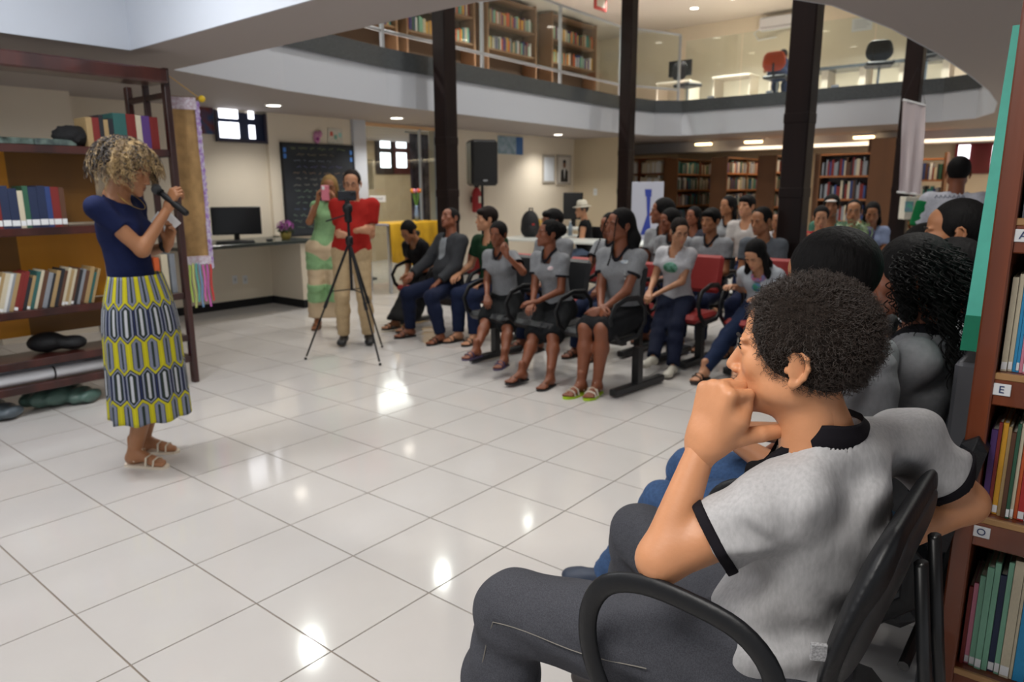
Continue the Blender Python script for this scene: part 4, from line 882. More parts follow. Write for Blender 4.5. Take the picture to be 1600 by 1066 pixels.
# flip chart with blue drawing
q = K(1011, 330, 11); e = empty('flip_chart', (q[0], q[1], 0), 'white flip chart sheet with a blue tower drawing', 'flip chart'); b0 = (q[0], q[1], 0); vd = nrm(-q*[1, 1, 0]); R = basis(vd)
def loc(x, y, z): return q+R@np.array([x, y, z])
MB().bbox(loc(0, 0, -.02), (.24, .006, .46), .004, R=R).build('sheet', mat('chart', '#b9bccb', .7), e, base=b0)
b = MB(); b.add([loc(-.02, -.01, .3), loc(.05, -.01, .3), loc(.04, -.01, -.06), loc(.0, -.01, -.06)], [(0, 3, 2, 1)]).add([loc(-.0, -.01, -.06), loc(.04, -.01, -.06), loc(.07, -.01, -.36), loc(-.09, -.01, -.36)], [(0, 3, 2, 1)]).add([loc(-.045, -.011, .33), loc(.06, -.011, .33), loc(.06, -.011, .22), loc(-.03, -.011, .22)], [(0, 3, 2, 1)])
b.build('blue_drawing', mat('blue_ink', '#2b3f9a', .6), e, base=b0)
for s_ in (-1, 1): MB().tube([loc(s_*.2, .02, -.4), np.array([*(loc(s_*.3, .05, 0)[:2]), 0.01])], .012).build('leg', M_BLK2, e, base=b0)
# tables in the hall
def table(c, hx, hy, lab, rz=0., colr='#cfd3cf', z=.74):
    e = empty('hall_table', (c[0], c[1], 0), lab, 'table', rz=rz); MB().bbox((0, 0, z), (hx, hy, .018), .008).build('table_top', mat('tabletop', colr, .3), e)
    for sx in (-1, 1):
        for sy in (-1, 1): MB().box((sx*(hx-.06)-.02, sy*(hy-.06)-.02, 0), (sx*(hx-.06)+.02, sy*(hy-.06)+.02, z-.018)).build('leg', M_ALU, e)
    return e
table((-6.9, 9.2), .42, .7, 'white table behind the audience, carrying the black backpack', .2)
table((-5.5, 8.9), .8, .35, 'white table before the man in the straw hat', .1)
table((-7.9, 11.7), .5, .35, 'small table in far corner, under the flat screen', .0)
table((-2.03, 7.62), .42, .3, 'table with flowers before the people in the back', .1)
for q, lab, mm in (((-6.95, 9.0, .758), 'black backpack standing on the white table', '#14151a'),):
    e = empty('backpack', q, lab, 'backpack'); b0 = q; q = np.array(q)
    V, F = sdf([E_(q+[0, 0, .2], (.15, .13, .21), k=.03), C_(q+[-.06, 0, .1], q+[.06, 0, .1], .1, k=.05), C_(q+[.05, -.06, .1], q+[.09, -.07, .12], .06, k=.03)], .015, post=lambda D, X, Y, Z: np.maximum(D, .0-(Z-q[2]))); mk('bag', V, F, mat('backpackm', mm, .7, bump=(60, .3)), e, True, base=b0)
    MB().tube([q+[0, -.02, .39], q+[0, -.02, .44], q+[0, .06, .44], q+[0, .06, .39]], .01).build('handle', M_BLK2, e, base=b0); MB().bbox(q+[.13, -.09, .2], (.006, .02, .012), .003, R=RZ(-.7)).build('red_tag', mat('redtag', '#b02a2a', .5), e, base=b0)
pot('potted_flowers', (-7.15, 9.55, .758), 'yellow flowers in a dark pot on the white table', M_BLK2, mat('yel', '#d8b03a', .7), .12, .1, .07, None, 4)
for i, (x, y, cc) in enumerate(((-6.75, 9.45, '#2e5f9a'), (-6.6, 9.6, '#8a9aa8'), (-7.0, 9.75, '#2e7f7c'))):
    q = (x, y, .758); e = empty('drink_bottle', q, ['blue', 'grey', 'teal'][i]+' bottle standing on the white table behind the backpack', 'bottle'); MB().lathe([(.035, 0), (.035, .15), (.015, .19), (.015, .21)], q, 12).build('body', mat('bottle', cc, .3), e, True, base=q); MB().lathe([(.017, .21), (.017, .235)], q, 12).build('cap', M_WHT, e, base=q)
pot('potted_flowers', tuple(K(1330, 385, 7.08)*[1, 1, 0]+[0, 0, .758]), 'bouquet of white flowers in a pot on the back table', mat('pot_grey', '#8a9088', .5), mat('whitefl', '#a9bf98', .7, n=(20, .3)), .17, .2, .09, mat('leafw', '#5f7a52', .7), 6)
q = K(1306, 395, 7.15); q[2] = .758; V, F = sdf([E_(q+[0, 0, .16], (.14, .12, .2), k=.04), E_(q+[.12, .05, .1], (.1, .1, .12), k=.04)], .02, post=lambda D, X, Y, Z: np.maximum(D+.012*np.sin(X*40+Z*25), -(Z-.759))); setp(mk('purple_wrap', V, F, mat('purple_w', '#6a559a', .6, bump=(20, .6)), None, True), 'purple wrapping paper heap on the back table', 'wrapping')
q = K(1275, 398, 7.2); q[2] = .758; e = empty('gift_bag', tuple(q), 'white gift bag with green pattern beside the purple wrapping', 'bag'); MB().bbox(q+[0, 0, .12], (.07, .05, .12), .005).build('bag', mat('giftbag', '#a8c8a8', .6, n=(18, .6), col2='#2c7a6a'), e, base=tuple(q)); MB().tube([q+[-.03, 0, .24], q+[-.02, 0, .3], q+[.02, 0, .3], q+[.03, 0, .24]], .004, 5).build('handle', M_WHT, e, base=tuple(q))
# upstairs desk, chairs, air conditioner, notice
a, b_ = PY(1283, 108, 15.5), PY(1440, 100, 15.5)
e = empty('upstairs_counter', (a[0], 15.5, S1), 'cream counter with dark top on the upper floor', 'counter'); b0 = (a[0], 15.5, S1)
MB().box((a[0]-.2, 15.5, S1+.62), (b_[0]+1.2, 16.1, S1+.68)).build('counter_top', M_GRAN, e, base=b0)
for k in range(5): MB().box((a[0]+k*.7, 15.55, S1), (a[0]+k*.7+.12, 16.1, S1+.62)).build('counter_wall', M_CREAM, e, base=b0)
for i, px in enumerate((1060, 1150, 1240)):
    q = PY(px, 122, 15.8); b0 = (q[0], 15.8, S1); e = empty('upstairs_desk', b0, 'cream study desk upstairs, %s from the railing corner' % ORD[i], 'desk'); MB().bbox((q[0], 15.8, S1+.7), (.42, .3, .02), .006).build('desk_top', M_CREAM, e, base=b0)
    for s_ in (-1, 1): MB().box((q[0]+s_*.4-.015, 15.55, S1), (q[0]+s_*.4+.015, 16.05, S1+.68)).build('side', M_CREAM, e, base=b0)
q = PY(1063, 105, 15.6); q[2] = S1+.72; e = empty('computer_monitor', tuple(q), 'dark monitor on the upstairs study desk', 'monitor'); MB().bbox(q+[0, 0, .27], (.28, .02, .17), .006).build('casing', M_BLACK, e, base=tuple(q)); MB().box(q+[-.03, -.02, 0], q+[.03, .02, .12]).build('neck', M_BLACK, e, base=tuple(q))
def office_chair(q, lab, rz=0., z0=0., mb=None):
    e = empty('office_chair', tuple(q), lab, 'chair', rz=rz)
    MB().bbox((0, 0, .46), (.23, .22, .035), .03).build('seat', M_BLACK, e); V, F = sdf([C_((-.08, .24, .70), (.08, .24, .70), .15, k=.05, flat=((0, 1, 0), 5.)), C_((-.09, .25, .80), (.09, .25, .80), .12, k=.05, flat=((0, 1, 0), 4.))], .02); mk('backrest', V, F, mb or M_BLACK, e, True)
    MB().tube([(0, .1, .43), (0, .27, .5), (0, .27, .7)], .02).build('back_frame', M_BLK2, e); MB().tube([(0, 0, .08), (0, 0, .43)], .025).build('column', M_CHR, e)
    for k in range(5): a = k*1.2566; MB().tube([(0, 0, .08), (.27*math.cos(a), .27*math.sin(a), .05)], .016).sphere((.27*math.cos(a), .27*math.sin(a), .026), .025, 5).build('leg', M_BLK2, e)
for i, (px, yy) in enumerate(((1372, 14.4), (1445, 14.2), (1075, 14.6))):
    q = PY(px, 120, yy); office_chair((q[0], yy, S1), ['black office chair upstairs before the dark counter', 'black office chair upstairs nearest the curved ceiling edge', 'black office chair upstairs near the railing corner'][i], [.3, -.2, 2.8][i])
q = PY(1222, 36, 16.95); e = empty('air_conditioner', tuple(q), 'white split air conditioner on the upper wall', 'air conditioner'); MB().bbox(q-[0, .1, 0], (.45, .1, .14), .03).build('casing', M_WHT, e, base=tuple(q)); MB().bbox(q-[0, .195, .09], (.4, .01, .02), .005).build('louver', M_ALU, e, base=tuple(q))
MB().tube([q+[-.45, -.08, -.05], q+[-.6, -.04, -.15], q+[-.5, -.03, -.3], q+[-.1, -.02, -.28]], .015, 6).build('hose', M_WHT, e, base=tuple(q))
q = PY(1347, 38, 16.98); e = empty('wall_notice', tuple(q), 'white notice sheet on the upper cream wall', 'notice'); MB().bbox(q, (.2, .006, .13), .004).build('sheet', M_WHT, e, base=tuple(q)); b = MB(); [b.box(q+[-.15, -.009, .07-.045*k], q+[.15-.05*(k % 2), -.007, .078-.045*k]) for k in range(4)]; b.build('print', mat('ink', '#8a8f96', .6), e, base=tuple(q))
q = PX(938, 3, -8.3); e = empty('red_frame', tuple(q), 'small red framed sign hanging upstairs beside the corner bookcase', 'sign'); MB().bbox(q, (.02, .22, .16), .01).build('frame', mat('signred', '#b03a32', .5), e, base=tuple(q)); MB().tube([q, (q[0], q[1], 5.3)], .004, 4).build('string', M_BLK2, e, base=tuple(q)); MB().bbox(q+[.021, 0, 0], (.003, .15, .10), .002).build('face', M_PAPER, e, base=tuple(q))
# ---------------------------------------------------------------- bench seating
M_SEATB = mat('seat_black', '#191b1f', .5, bump=(80, .2)); M_SEATR = mat('seat_red', '#8c1e1c', .6, bump=(80, .2)); M_STEEL = mat('black_steel', '#17181a', .4)
def bench(c, rz, xs, lab, m, arms=True, seatz=.45, legs=None, back=True, bh=.165):
    e = empty('bench_seating', (c[0], c[1], 0), lab, 'bench', 'rows of linked audience chairs' if False else None, rz=rz)
    x0, x1 = xs[0]-.24, xs[-1]+.24
    MB().box((x0+.05, -.03, .33), (x1-.05, .03, .38)).build('beam', M_STEEL, e)
    for x in (legs or (x0+.1, x1-.1)):
        MB().box((x-.03, -.025, .05), (x+.03, .035, .34)).build('leg', M_STEEL, e); MB().bbox((x, 0.02, .04), (.032, .32, .026), .008).build('foot_bar', M_STEEL, e)
    for x in xs:
        MB().bbox((x, -.03, seatz-.03), (.225, .215, .035), .032).build('seat', m, e)
        if back:
            R = RX(-.2); MB().bbox((x, .23, seatz+.145+bh), (.205, .028, bh), .027, R=R).build('backrest', m, e); MB().tube([(x, .02, seatz-.07), (x, .2, seatz-.05), (x, .25, seatz+.25)], .018).build('back_frame', M_STEEL, e)
    if arms:
        for x in [xs[0]-.245]+[(a+b)/2 for a, b in zip(xs[:-1], xs[1:])]+[xs[-1]+.245]:
            P = [(x, -.14, seatz-.06), (x, -.23, seatz+.02), (x, -.26, seatz+.12), (x, -.2, seatz+.21), (x, -.06, seatz+.25), (x, .08, seatz+.24), (x, .17, seatz+.16), (x, .17, seatz+.04), (x, .08, seatz-.05)]
            MB().tube(P, [(.022, .013)]*9, 8, closed=True, flat=(1, 0, 0)).build('armrest', M_BLACK, e, True)
    return e
# ---------------------------------------------------------------- people
VA = .022
SK = {'lt': '#c08a68', 'md': '#9c6846', 'dk': '#80492f', 'dd': '#57321f', 'tan': '#a87450'}
HAIRC = {'black': '#0c0a0b', 'dbrown': '#1d1310', 'brown': '#33231a', 'grey': '#5a5450', 'blond': '#a08050'}
EYEW = mat('eye_white', '#cfc8c0', .25); IRIS = mat('iris', '#1c120d', .1); GLS = mat('spectacles', '#2a2422', .3)
def eye(name, c, R, r, parent, base):
    b = MB(); b.sphere((0, 0, 0), r, 8); V = np.array(b.V); Fm = [1 if np.mean([V[i] for i in f], 0)[1] < -r*.86 else 0 for f in b.F]
    V2 = np.array([R@np.array([v[0], v[2], -v[1]])+c if False else R@v+c for v in V]); return mk(name, V2, b.F, None, parent, True, base, mats=[EYEW, IRIS], mi=Fm)
def face(e, base, R, c, s, sk, fine=False, glasses=False, brow='#17100e', lip='#9a5148', eyes=True):
    W = lambda p: c+R@(np.array(p)*s)
    if eyes:
        for sd in (-1, 1):
            b = MB(); r_ = .0115*s
            eye('eye', W((sd*.031, -.0795, .0005)), R, r_, e, base)
            MB().tube([W((sd*.014, -.0955, .0185)), W((sd*.030, -.0975, .0255)), W((sd*.048, -.084, .0205))], [.0026*s, .0034*s, .0018*s], 6).build('eyebrow', mat('brow', brow, .9), e, True, base=base)
            MB().tube([W((sd*.017, -.0915, .003)), W((sd*.031, -.0965, .0085)), W((sd*.045, -.088, .003))], .0014*s, 5).build('eyelash', mat('brow', brow, .9), e, True, base=base)
    V, F = sdf([E_((0,-.0955,-.0675), (.0195,.0090,.0048), k=.004), E_((0,-.0942,-.0788), (.0165,.0092,.0060), k=.003)], .003)
    V, F = tf((V, F), R, c, s); mk('lips', V, F, mat('lips', lip, .45), e, True, base)
    if glasses:
        b = MB()
        for sd in (-1, 1):
            b.tube([W((sd*.033+.021*math.cos(a*.5236), -.108, .002+.017*math.sin(a*.5236))) for a in range(12)], .0016*s, 5, closed=True); b.tube([W((sd*.054, -.106, .006)), W((sd*.074, -.06, .008)), W((sd*.082, .005, .006))], .0015*s, 4)
        b.tube([W((-.012, -.109, .006)), W((.012, -.109, .006))], .0015*s, 4); b.build('spectacles', GLS, e, base=base)
def hair(e, base, R, c, s, style, col, vox, seed=0):
    hm = mat('hair', HAIRC.get(col, col), .75, n=(70, .5), bump=(90, .5), stretch=(1, 1, .25), spec=.18); b = .013
    if style == 'bald': return
    cap = [E_((0,.022,.034), (.073+b,.094+b,.087+b), k=.02)]; extra = []; maskb = 0.
    if style in ('short', 'crop', 'cap', 'boy'):
        t = .009 if style == 'crop' else .015; cap = [E_((0,.022,.032), (.074+t,.095+t,.088+t), k=.02)]
    if style == 'fringe': cap += [E_((0,-.062,.07), (.062,.040,.034), k=.02)]; maskb = -.02
    if style in ('long', 'longfront', 'half'):
        extra += [C_((0,.07,.02), (0,.085,-.12), .062, .05, k=.03), C_((0,.085,-.12), (0,.10,-.24), .058, .045, k=.03)]
        for sd in (-1, 1): extra += [C_((sd*.07,.02,.0), (sd*.078,.045,-.12), .024, .028, k=.02), C_((sd*.078,.045,-.12), (sd*.07,.06,-.22), .028, .02, k=.02)]
    if style == 'longfront':
        for sd in (-1, 1): extra += [C_((sd*.074,.0,-.03), (sd*.095,-.04,-.16), .024, .028, k=.02), C_((sd*.095,-.04,-.16), (sd*.09,-.07,-.28), .028, .016, k=.02)]
    if style == 'braids':
        extra += [C_((0,.08,.0), (.05,.10,-.10), .06, .055, k=.03), C_((.05,.10,-.1), (.085,.08,-.24), .05, .03, k=.03)]
        for sd, bend in ((-1, -.02), (1, .01)):
            P = [(sd*.060,-.070,.06), (sd*.074,-.088,.0), (sd*.082,-.10,-.08), (sd*.085+bend,-.12,-.17), (sd*.08+bend*2,-.14,-.25), (sd*.07+bend*2,-.15,-.30)]
            bb_ = MB()
            for a, b2 in zip(P[:-1], P[1:]):
                a = np.array(a); b2 = np.array(b2); n_ = 5
                for i in range(n_): q = a+(b2-a)*i/n_; bb_.sphere(tuple(c+R@(q*s)), .0075*s, 4)
            bb_.build('braid', hm, e, True, base=base)
    if style == 'ponytail': extra += [C_((0,.10,.05), (0,.135,.03), .03, .04, k=.02), C_((0,.135,.03), (0,.14,-.16), .04, .018, k=.02)]
    if style == 'bun': extra += [E_((0,.115,.045), (.062,.058,.06), k=.02)]
    if style == 'lowbun': extra += [E_((0,.115,-.02), (.042,.04,.04), k=.02)]
    if style == 'bob':
        for sd in (-1, 1): extra += [C_((sd*.066,-.0,.03), (sd*.082,-.005,-.10), .028, .026, k=.02)]
        extra += [C_((0,.06,.0), (0,.07,-.09), .07, .055, k=.03)]
    cut = [E_((0,-.105,-.040), (.064,.062,.108+maskb), k=.01)] if style != 'boy' else [E_((0,-.100,-.045), (.082,.083,.108), k=.01)]
    rr = random.Random(seed); ph = [rr.uniform(0, 6) for _ in range(3)]
    def post(D, X, Y, Z):
        if style in ('afro', 'curl', 'bun'): D = D+.004*np.sin(X*210+ph[0])*np.sin(Y*190+ph[1])*np.sin(Z*200+ph[2])*2
        nk = (-.055 if style != 'crop' else -.045)-(Z)+np.clip(-(Y-.01), 0, 1)*.85   # hairline: rises towards the face
        if style == 'boy': nk = nk-.03
        if not extra: D = np.maximum(D, nk)
        fm = prim_d(cut[0], X, Y, Z); D = np.maximum(D, -fm)
        for sd in (-1, 1):
            if style in ('short', 'boy', 'crop', 'ponytail', 'bun', 'fringe', 'lowbun', 'cap'): D = np.maximum(D, -(np.sqrt((X-sd*.088)**2*2+(Y-.01)**2+(Z+.02)**2)-.036))
        return D
    V, F = sdf(cap+extra, max(vox*.6, .005), post=post); V, F = tf((V, F), R, c, s); mk('hair', V, F, hm, e, True, base)
    if style == 'cap':
        V, F = sdf([E_((0,.018,.045), (.084,.10,.08), k=.01), C_((-.03,-.09,.055), (.03,-.09,.055), .03, k=.02, flat=((0,0,1), 3.))], .008, post=lambda D, X, Y, Z: np.maximum(D, .035-Z+X*0+Y*0)); V, F = tf((V, F), R, c, s); mk('cap', V, F, mat('capc', '#c9c5c0', .7), e, True, base)
def figure(name, label, J, s=1., sk='md', top=None, bot=None, hairst='short', hairc='black', shoes='sandal', shoec='#2a2422', vox=.013, female=False, glasses=False, hscale=(.95, .95), hands=('relax', 'relax'), eyes=True, belly=0., base=None, palm=None, footdir=None, hm='n', legs=True, extra_body=None):
    J = {k: np.array(v, float) for k, v in J.items()}
    P = J['pelvis']; f = nrm(J['fwd']*[1, 1, 0]); left = np.array([-f[1], f[0], 0]); left = np.cross([0, 0, 1], f)
    if base is None: base = (P[0], P[1], 0.)
    e = empty(name, base, label, 'person'); skm = skin(SK.get(sk, sk)); CH = J['chest']; NK = J['neck']
    upv = nrm(NK-P); fb = (f, 1.35)
    wst = .118+belly*.5 if female else .125+belly
    def torso(g=0.):
        p = [E_(P, (.165*s+g, .115*s+g, .12*s+g), basis(f, upv), k=.03), C_(P+upv*.04*s, CH-upv*.02, (wst+.012)*s+g, (.125 if female else .135)*s+g, k=.06, flat=fb),
             E_(CH, (.150*s+g, .098*s+g, .15*s+g), basis(f, upv), k=.03), C_(NK-upv*.055*s, J['shL'], .043*s+g, (.040 if female else .046)*s+g, k=.03), C_(NK-upv*.055*s, J['shR'], .043*s+g, (.040 if female else .046)*s+g, k=.03), C_(CH+upv*.10*s, NK, .075*s+g, .052*s+g*.7, k=.04)]
        if belly: p.append(E_(P+upv*.16*s+f*.05, (.13*s+g, .11*s+g, .14*s+g), basis(f, upv), k=.05))
        if female:
            for d in (-1, 1): p.append(E_(CH+f*.075*s+left*.062*s*d-upv*.02*s, (.05*s+g,)*3, k=.05))
        return p
    def arm(sd, g=0., upto=1.):
        a, b, c = J['sh'+sd], J['el'+sd], J['wr'+sd]; th = 1. if not female else .88
        if upto <= 1: return [C_(a, a+(b-a)*upto, .052*s*th+g, (.052+(.040-.052)*upto)*s*th+g*1.15, k=.03, cap=1 if upto < 1 else None)]
        q = [C_(a, b, .052*s*th+g, .041*s*th+g, k=.03)]
        return q+[C_(b, b+(c-b)*(upto-1), .041*s*th+g, (.041-.015*(upto-1))*s*th+g, k=.02, cap=1 if upto < 2 else None)]
    def leg(sd, g=0., upto=2.):
        a, b, c = J['hip'+sd], J['knee'+sd], J['ank'+sd]; q = []
        if upto <= 1: return [C_(a, a+(b-a)*upto, .088*s+g, (.088-.030*upto)*s+g, k=.04, cap=1 if upto < 1 else None)]
        q.append(C_(a, b, .088*s+g, .058*s+g, k=.04)); d = c-b; back = -f*.012*s
        if upto >= 2: q += [C_(b, b+d*.35+back, .052*s+g, .055*s+g*1.1, k=.03), C_(b+d*.35+back, c, .055*s+g, .034*s+g*1.5, k=.03)]
        else: q += [C_(b, b+d*(upto-1)+back, .052*s+g, .052*s+g, k=.03, cap=1)]
        return q
    Rh = basis(J['hfwd'], J.get('hup', np.array([0, 0, 1.]))); HC = J['head']
    pr = torso(-.012)+arm('L', 0, 2.)+arm('R', 0, 2.)+[C_(NK-upv*.03, HC+Rh@np.array([0, .02, -.06])*s, .058*s, .054*s, k=.02)]
    if legs:
        for sd in 'LR': pr += leg(sd, -.006 if bot and bot[0] == 'pants' else 0.)
    ms = [sdf(pr, vox), tf(head_mesh(hm, .0025 if vox < .0075 else (.004 if vox < .012 else .005), neck=True), Rh, HC, s)]
    for i, sd in enumerate('LR'):
        d = J['wr'+sd]-J['el'+sd]; pm = (palm or {}).get(sd); hd = (palm or {}).get(sd+'d')
        pm = pm if pm is not None else (-np.array([0, 0, 1.])+f*.1); hd = hd if hd is not None else d
        ms.append(tf(hand_mesh(hands[i], left=(sd == 'L'), vox=.003 if vox < .0075 else (.004 if vox < .012 else .005)), handbasis(hd, pm), J['wr'+sd]+nrm(hd)*.012*s, s*hscale[i]))
    fd = {}
    if legs:
        for sd in 'LR':
            d = (footdir or {}).get(sd, f+left*(.12 if sd == 'L' else -.12)); fd[sd] = basis(nrm(d*[1, 1, 0] if not isinstance(d, tuple) else np.array(d)))
            if shoes != 'shoe': ms.append(tf(foot_mesh(), fd[sd], J['ank'+sd], s))
    if extra_body: ms += extra_body
    V, F = joinm(*ms); mk('body', V, F, skm, e, True, base)
    # shoes
    if legs:
        for sd in 'LR':
            A = J['ank'+sd]; B = fd[sd]
            if shoes == 'shoe':
                V, F = sdf(shoe_prims(), .007, post=lambda D, X, Y, Z: np.maximum(D, -.079-Z+X*0+Y*0)); V, F = tf((V, F), B, A, s); so = mk('shoe', V, F, mat('shoe', shoec, .5), e, True, base)
                b = MB(); 
                for k in range(4): b.tube([A+B@(np.array([-.018, -.055-.022*k, -.010-.008*k])*s), A+B@(np.array([0, -.058-.022*k, -.002-.009*k])*s), A+B@(np.array([.018, -.055-.022*k, -.010-.008*k])*s)], .003, 4)
                ob = b.build('laces', mat('laces', '#26262a', .8), so, base=base)
            else:
                pl = [(-.030*s, .055*s), (-.036*s, -.0), (-.036*s, -.06*s), (-.043*s, -.12*s), (-.038*s, -.175*s), (-.012*s, -.198*s), (.022*s, -.185*s), (.044*s, -.14*s), (.042*s, -.08*s), (.034*s, 0), (.030*s, .055*s), (0, .072*s)]
                b = MB(); n = len(pl); V = [A+B@np.array([x, y, -.089*s if False else -.0885*s]) for x, y in pl]+[A+B@np.array([x, y, -.074*s]) for x, y in pl]
                b.add(V, [tuple(range(n)), tuple(range(n, 2*n))[::-1]]+[(i, n+i, n+(i+1) % n, (i+1) % n) for i in range(n)])
                so = b.build('sandal_sole', mat('shoe', shoec, .6), e, base=base); b = MB()
                if shoes == 'thong':
                    for x in (-.038, .040): b.tube([A+B@(np.array([-.014, -.145, -.062])*s), A+B@(np.array([x*.5, -.11, -.030])*s), A+B@(np.array([x, -.06, -.07])*s)], [(.004, .007)]*3, 6)
                else:
                    for y, h in ((-.128, -.032), (-.085, -.018)): b.tube([A+B@(np.array([-.043, y, -.072])*s), A+B@(np.array([-.032, y, h-.008])*s), A+B@(np.array([0, y-.003, h])*s), A+B@(np.array([.034, y, h-.012])*s), A+B@(np.array([.044, y, -.072])*s)], [(.0035, .009)]*5, 6)
                    b.tube([A+B@(np.array([-.036, -.01, -.05])*s), A+B@(np.array([0, -.045, .012])*s), A+B@(np.array([.036, -.01, -.05])*s)], [(.003, .006)]*3, 6); b.tube([A+B@(np.array([-.035, -.01, -.05])*s), A+B@(np.array([0, .048, .005])*s), A+B@(np.array([.035, -.01, -.05])*s)], .003, 5)
                b.build('strap', mat('strap', shoes[7:] if shoes.startswith('sandal#') else shoec, .6), so, base=base)
    # top garment
    if top:
        col, trim, sl = top['col'], top.get('trim'), top.get('sleeve', .55); g = top.get('g', .013)
        fold = top.get('fold', .004); hem = top.get('hem', -.06); ph = sum(map(ord, label)) % 7
        gp = torso(g)+arm('L', g+.003, sl)+arm('R', g+.003, sl)
        if top.get('gp'): gp += top['gp']
        vn = top.get('neck', 'v'); nc = NK+f*.03*s-upv*.0; BR = basis(f, upv)
        ell = {'v': E_(nc+upv*.02*s+f*.035*s, (.062*s, .07*s, .075*s), BR@RX(.35)), 'crew': E_(nc+upv*.035*s+f*.012*s, (.070*s, .072*s, .052*s), BR@RX(.3)), 'wide': E_(nc+upv*.02*s+f*.03*s, (.115*s, .10*s, .07*s), BR@RX(.2)), 'off': E_(nc+upv*.05*s, (.17*s, .12*s, .075*s), BR)}[vn]
        hp = P+upv*hem*s
        def foldf(D, X, Y, Z):
            if fold: D = D+fold*np.sin((X*f[0]+Y*f[1])*38+Z*46+ph)*np.sin((X*left[0]+Y*left[1])*29-Z*33+ph*2)*.7
            if top.get('creases'):
                for sd in 'LR':
                    ap = J['sh'+sd]-np.array([0, 0, .09])-f*.03; x, y, z = X-ap[0], Y-ap[1], Z-ap[2]; dd = np.sqrt(x*x+y*y+z*z); th = np.arctan2(z, x*f[0]+y*f[1]+1e-5)
                    D = D+.006*np.sin(th*9+dd*16)*np.exp(-((dd-.14)/.05)**2)*np.clip((dd-.07)/.04, 0, 1)
                x, z = (X-P[0])*f[0]+(Y-P[1])*f[1], Z-P[2]; D = D+.008*np.sin(z*62+x*26+np.sin(Y*17)*1.6)*np.exp(-((z-.10)/.10)**2)
            return D
        def post(D, X, Y, Z):
            D = foldf(D, X, Y, Z)
            D = np.maximum(D, -((X-hp[0])*upv[0]+(Y-hp[1])*upv[1]+(Z-hp[2])*upv[2]))
            return np.maximum(D, -nkm(X, Y, Z) if vn in ('v', 'crew') else -prim_d(ell, X, Y, Z))
        def nkm(X, Y, Z):   # distance from the neck opening (an upright hole round the neck)
            x, y, z = X-NK[0], Y-NK[1], Z-NK[2]; up_ = x*upv[0]+y*upv[1]+z*upv[2]; a_ = x*f[0]+y*f[1]-up_*0; b_ = x*left[0]+y*left[1]; a_ = a_-.012*s
            rho = np.sqrt((a_/1.05)**2+(b_)**2); cs = np.clip(a_/np.maximum(rho, 1e-4), 0, 1); rr_ = (.070*s if vn == 'crew' else .066*s)+(VA*s*cs**6 if vn == 'v' else .008*s*cs**2)
            return np.maximum(rho-rr_, -(up_+(.088 if vn == 'v' else .10)*s))
        V, F = sdf(gp, vox*.85, post=post); cm = top.get('mat') or cloth(col); so = mk(top.get('name', 'shirt'), V, F, cm, e, True, base)
        if trim:
            tm = cloth(trim, am=.05); tw = top.get('trimw', .020)*s; NA = 56; th_ = np.arange(NA)*2*math.pi/NA; cs = np.clip(np.cos(th_), 0, 1)
            r0_ = (.070*s if vn == 'crew' else .066*s)+(VA*s*cs**6 if vn == 'v' else .008*s*cs**2)
            rr2 = r0_[:, None]-.002+np.linspace(0, tw*1.1, 9)[None, :]; us = np.linspace(.11, -.088 if vn == 'v' else -.10, 90)*s
            A_ = (np.cos(th_)[:, None]*rr2*1.05+.012*s)[..., None]; B_ = (np.sin(th_)[:, None]*rr2)[..., None]
            hx_, hz_ = f, left; Pn = NK+A_[..., None]*f+B_[..., None]*left+us[None, None, :, None]*upv
            fld = foldf(field_at(torso(g)+arm('L', g, .3)+arm('R', g, .3), Pn.reshape(-1, 3)), Pn.reshape(-1, 3)[:, 0], Pn.reshape(-1, 3)[:, 1], Pn.reshape(-1, 3)[:, 2]).reshape(NA, 9, -1)-.006
            hit = (fld < 0).argmax(2); ok_ = (fld < 0).any(2); hit = np.where(ok_, hit, len(us)-1); Q = np.take_along_axis(Pn, hit[:, :, None, None].repeat(3, 3), 2)[:, :, 0]
            for _ in range(2): Q = (np.roll(Q, 1, 0)+2*Q+np.roll(Q, -1, 0))/4
            seg = np.linalg.norm(np.diff(Q, axis=1), axis=2); al = np.concatenate([np.zeros((NA, 1)), np.cumsum(seg, 1)], 1); SS = []
            for i in range(NA): SS.append([[np.interp(t, al[i], Q[i, :, c_]) for c_ in range(3)] for t in np.linspace(0, tw, 5)])
            SS = np.array(SS); inner = SS[:, :1]-upv*.012; SS = np.concatenate([inner, SS, SS[:, -1:]-upv*.014], 1); m_n = SS.shape[1]; FF = []
            for i in range(NA):
                j = (i+1) % NA
                for c_ in range(m_n-1): FF.append((i*m_n+c_, i*m_n+c_+1, j*m_n+c_+1, j*m_n+c_))
            mk('collar', SS.reshape(-1, 3), FF, tm, so, True, base)
            if sl < 1:
                for sd in 'LR':
                    a, b_ = J['sh'+sd], J['el'+sd]; d = b_-a; th = 1. if not female else .88
                    r0 = (.052+(.040-.052)*sl)*s*th+g*1.15+.006
                    ce = a+d*sl; u_ = nrm(d); V, F = sdf([C_(a, a+d*(sl+.03), .052*s*th+g+.003, (.052+(.040-.052)*sl)*s*th+g*1.15+.003, k=.03)], .004 if vox < .007 else .006, inf=.0055, bounds=(ce-.11, ce+.11), post=lambda D, X, Y, Z: np.maximum(foldf(D, X, Y, Z), np.abs((X-ce[0])*u_[0]+(Y-ce[1])*u_[1]+(Z-ce[2])*u_[2]+.007*s)-.0095*s))
                    if len(V): mk('cuff', V, F, tm, so, True, base)
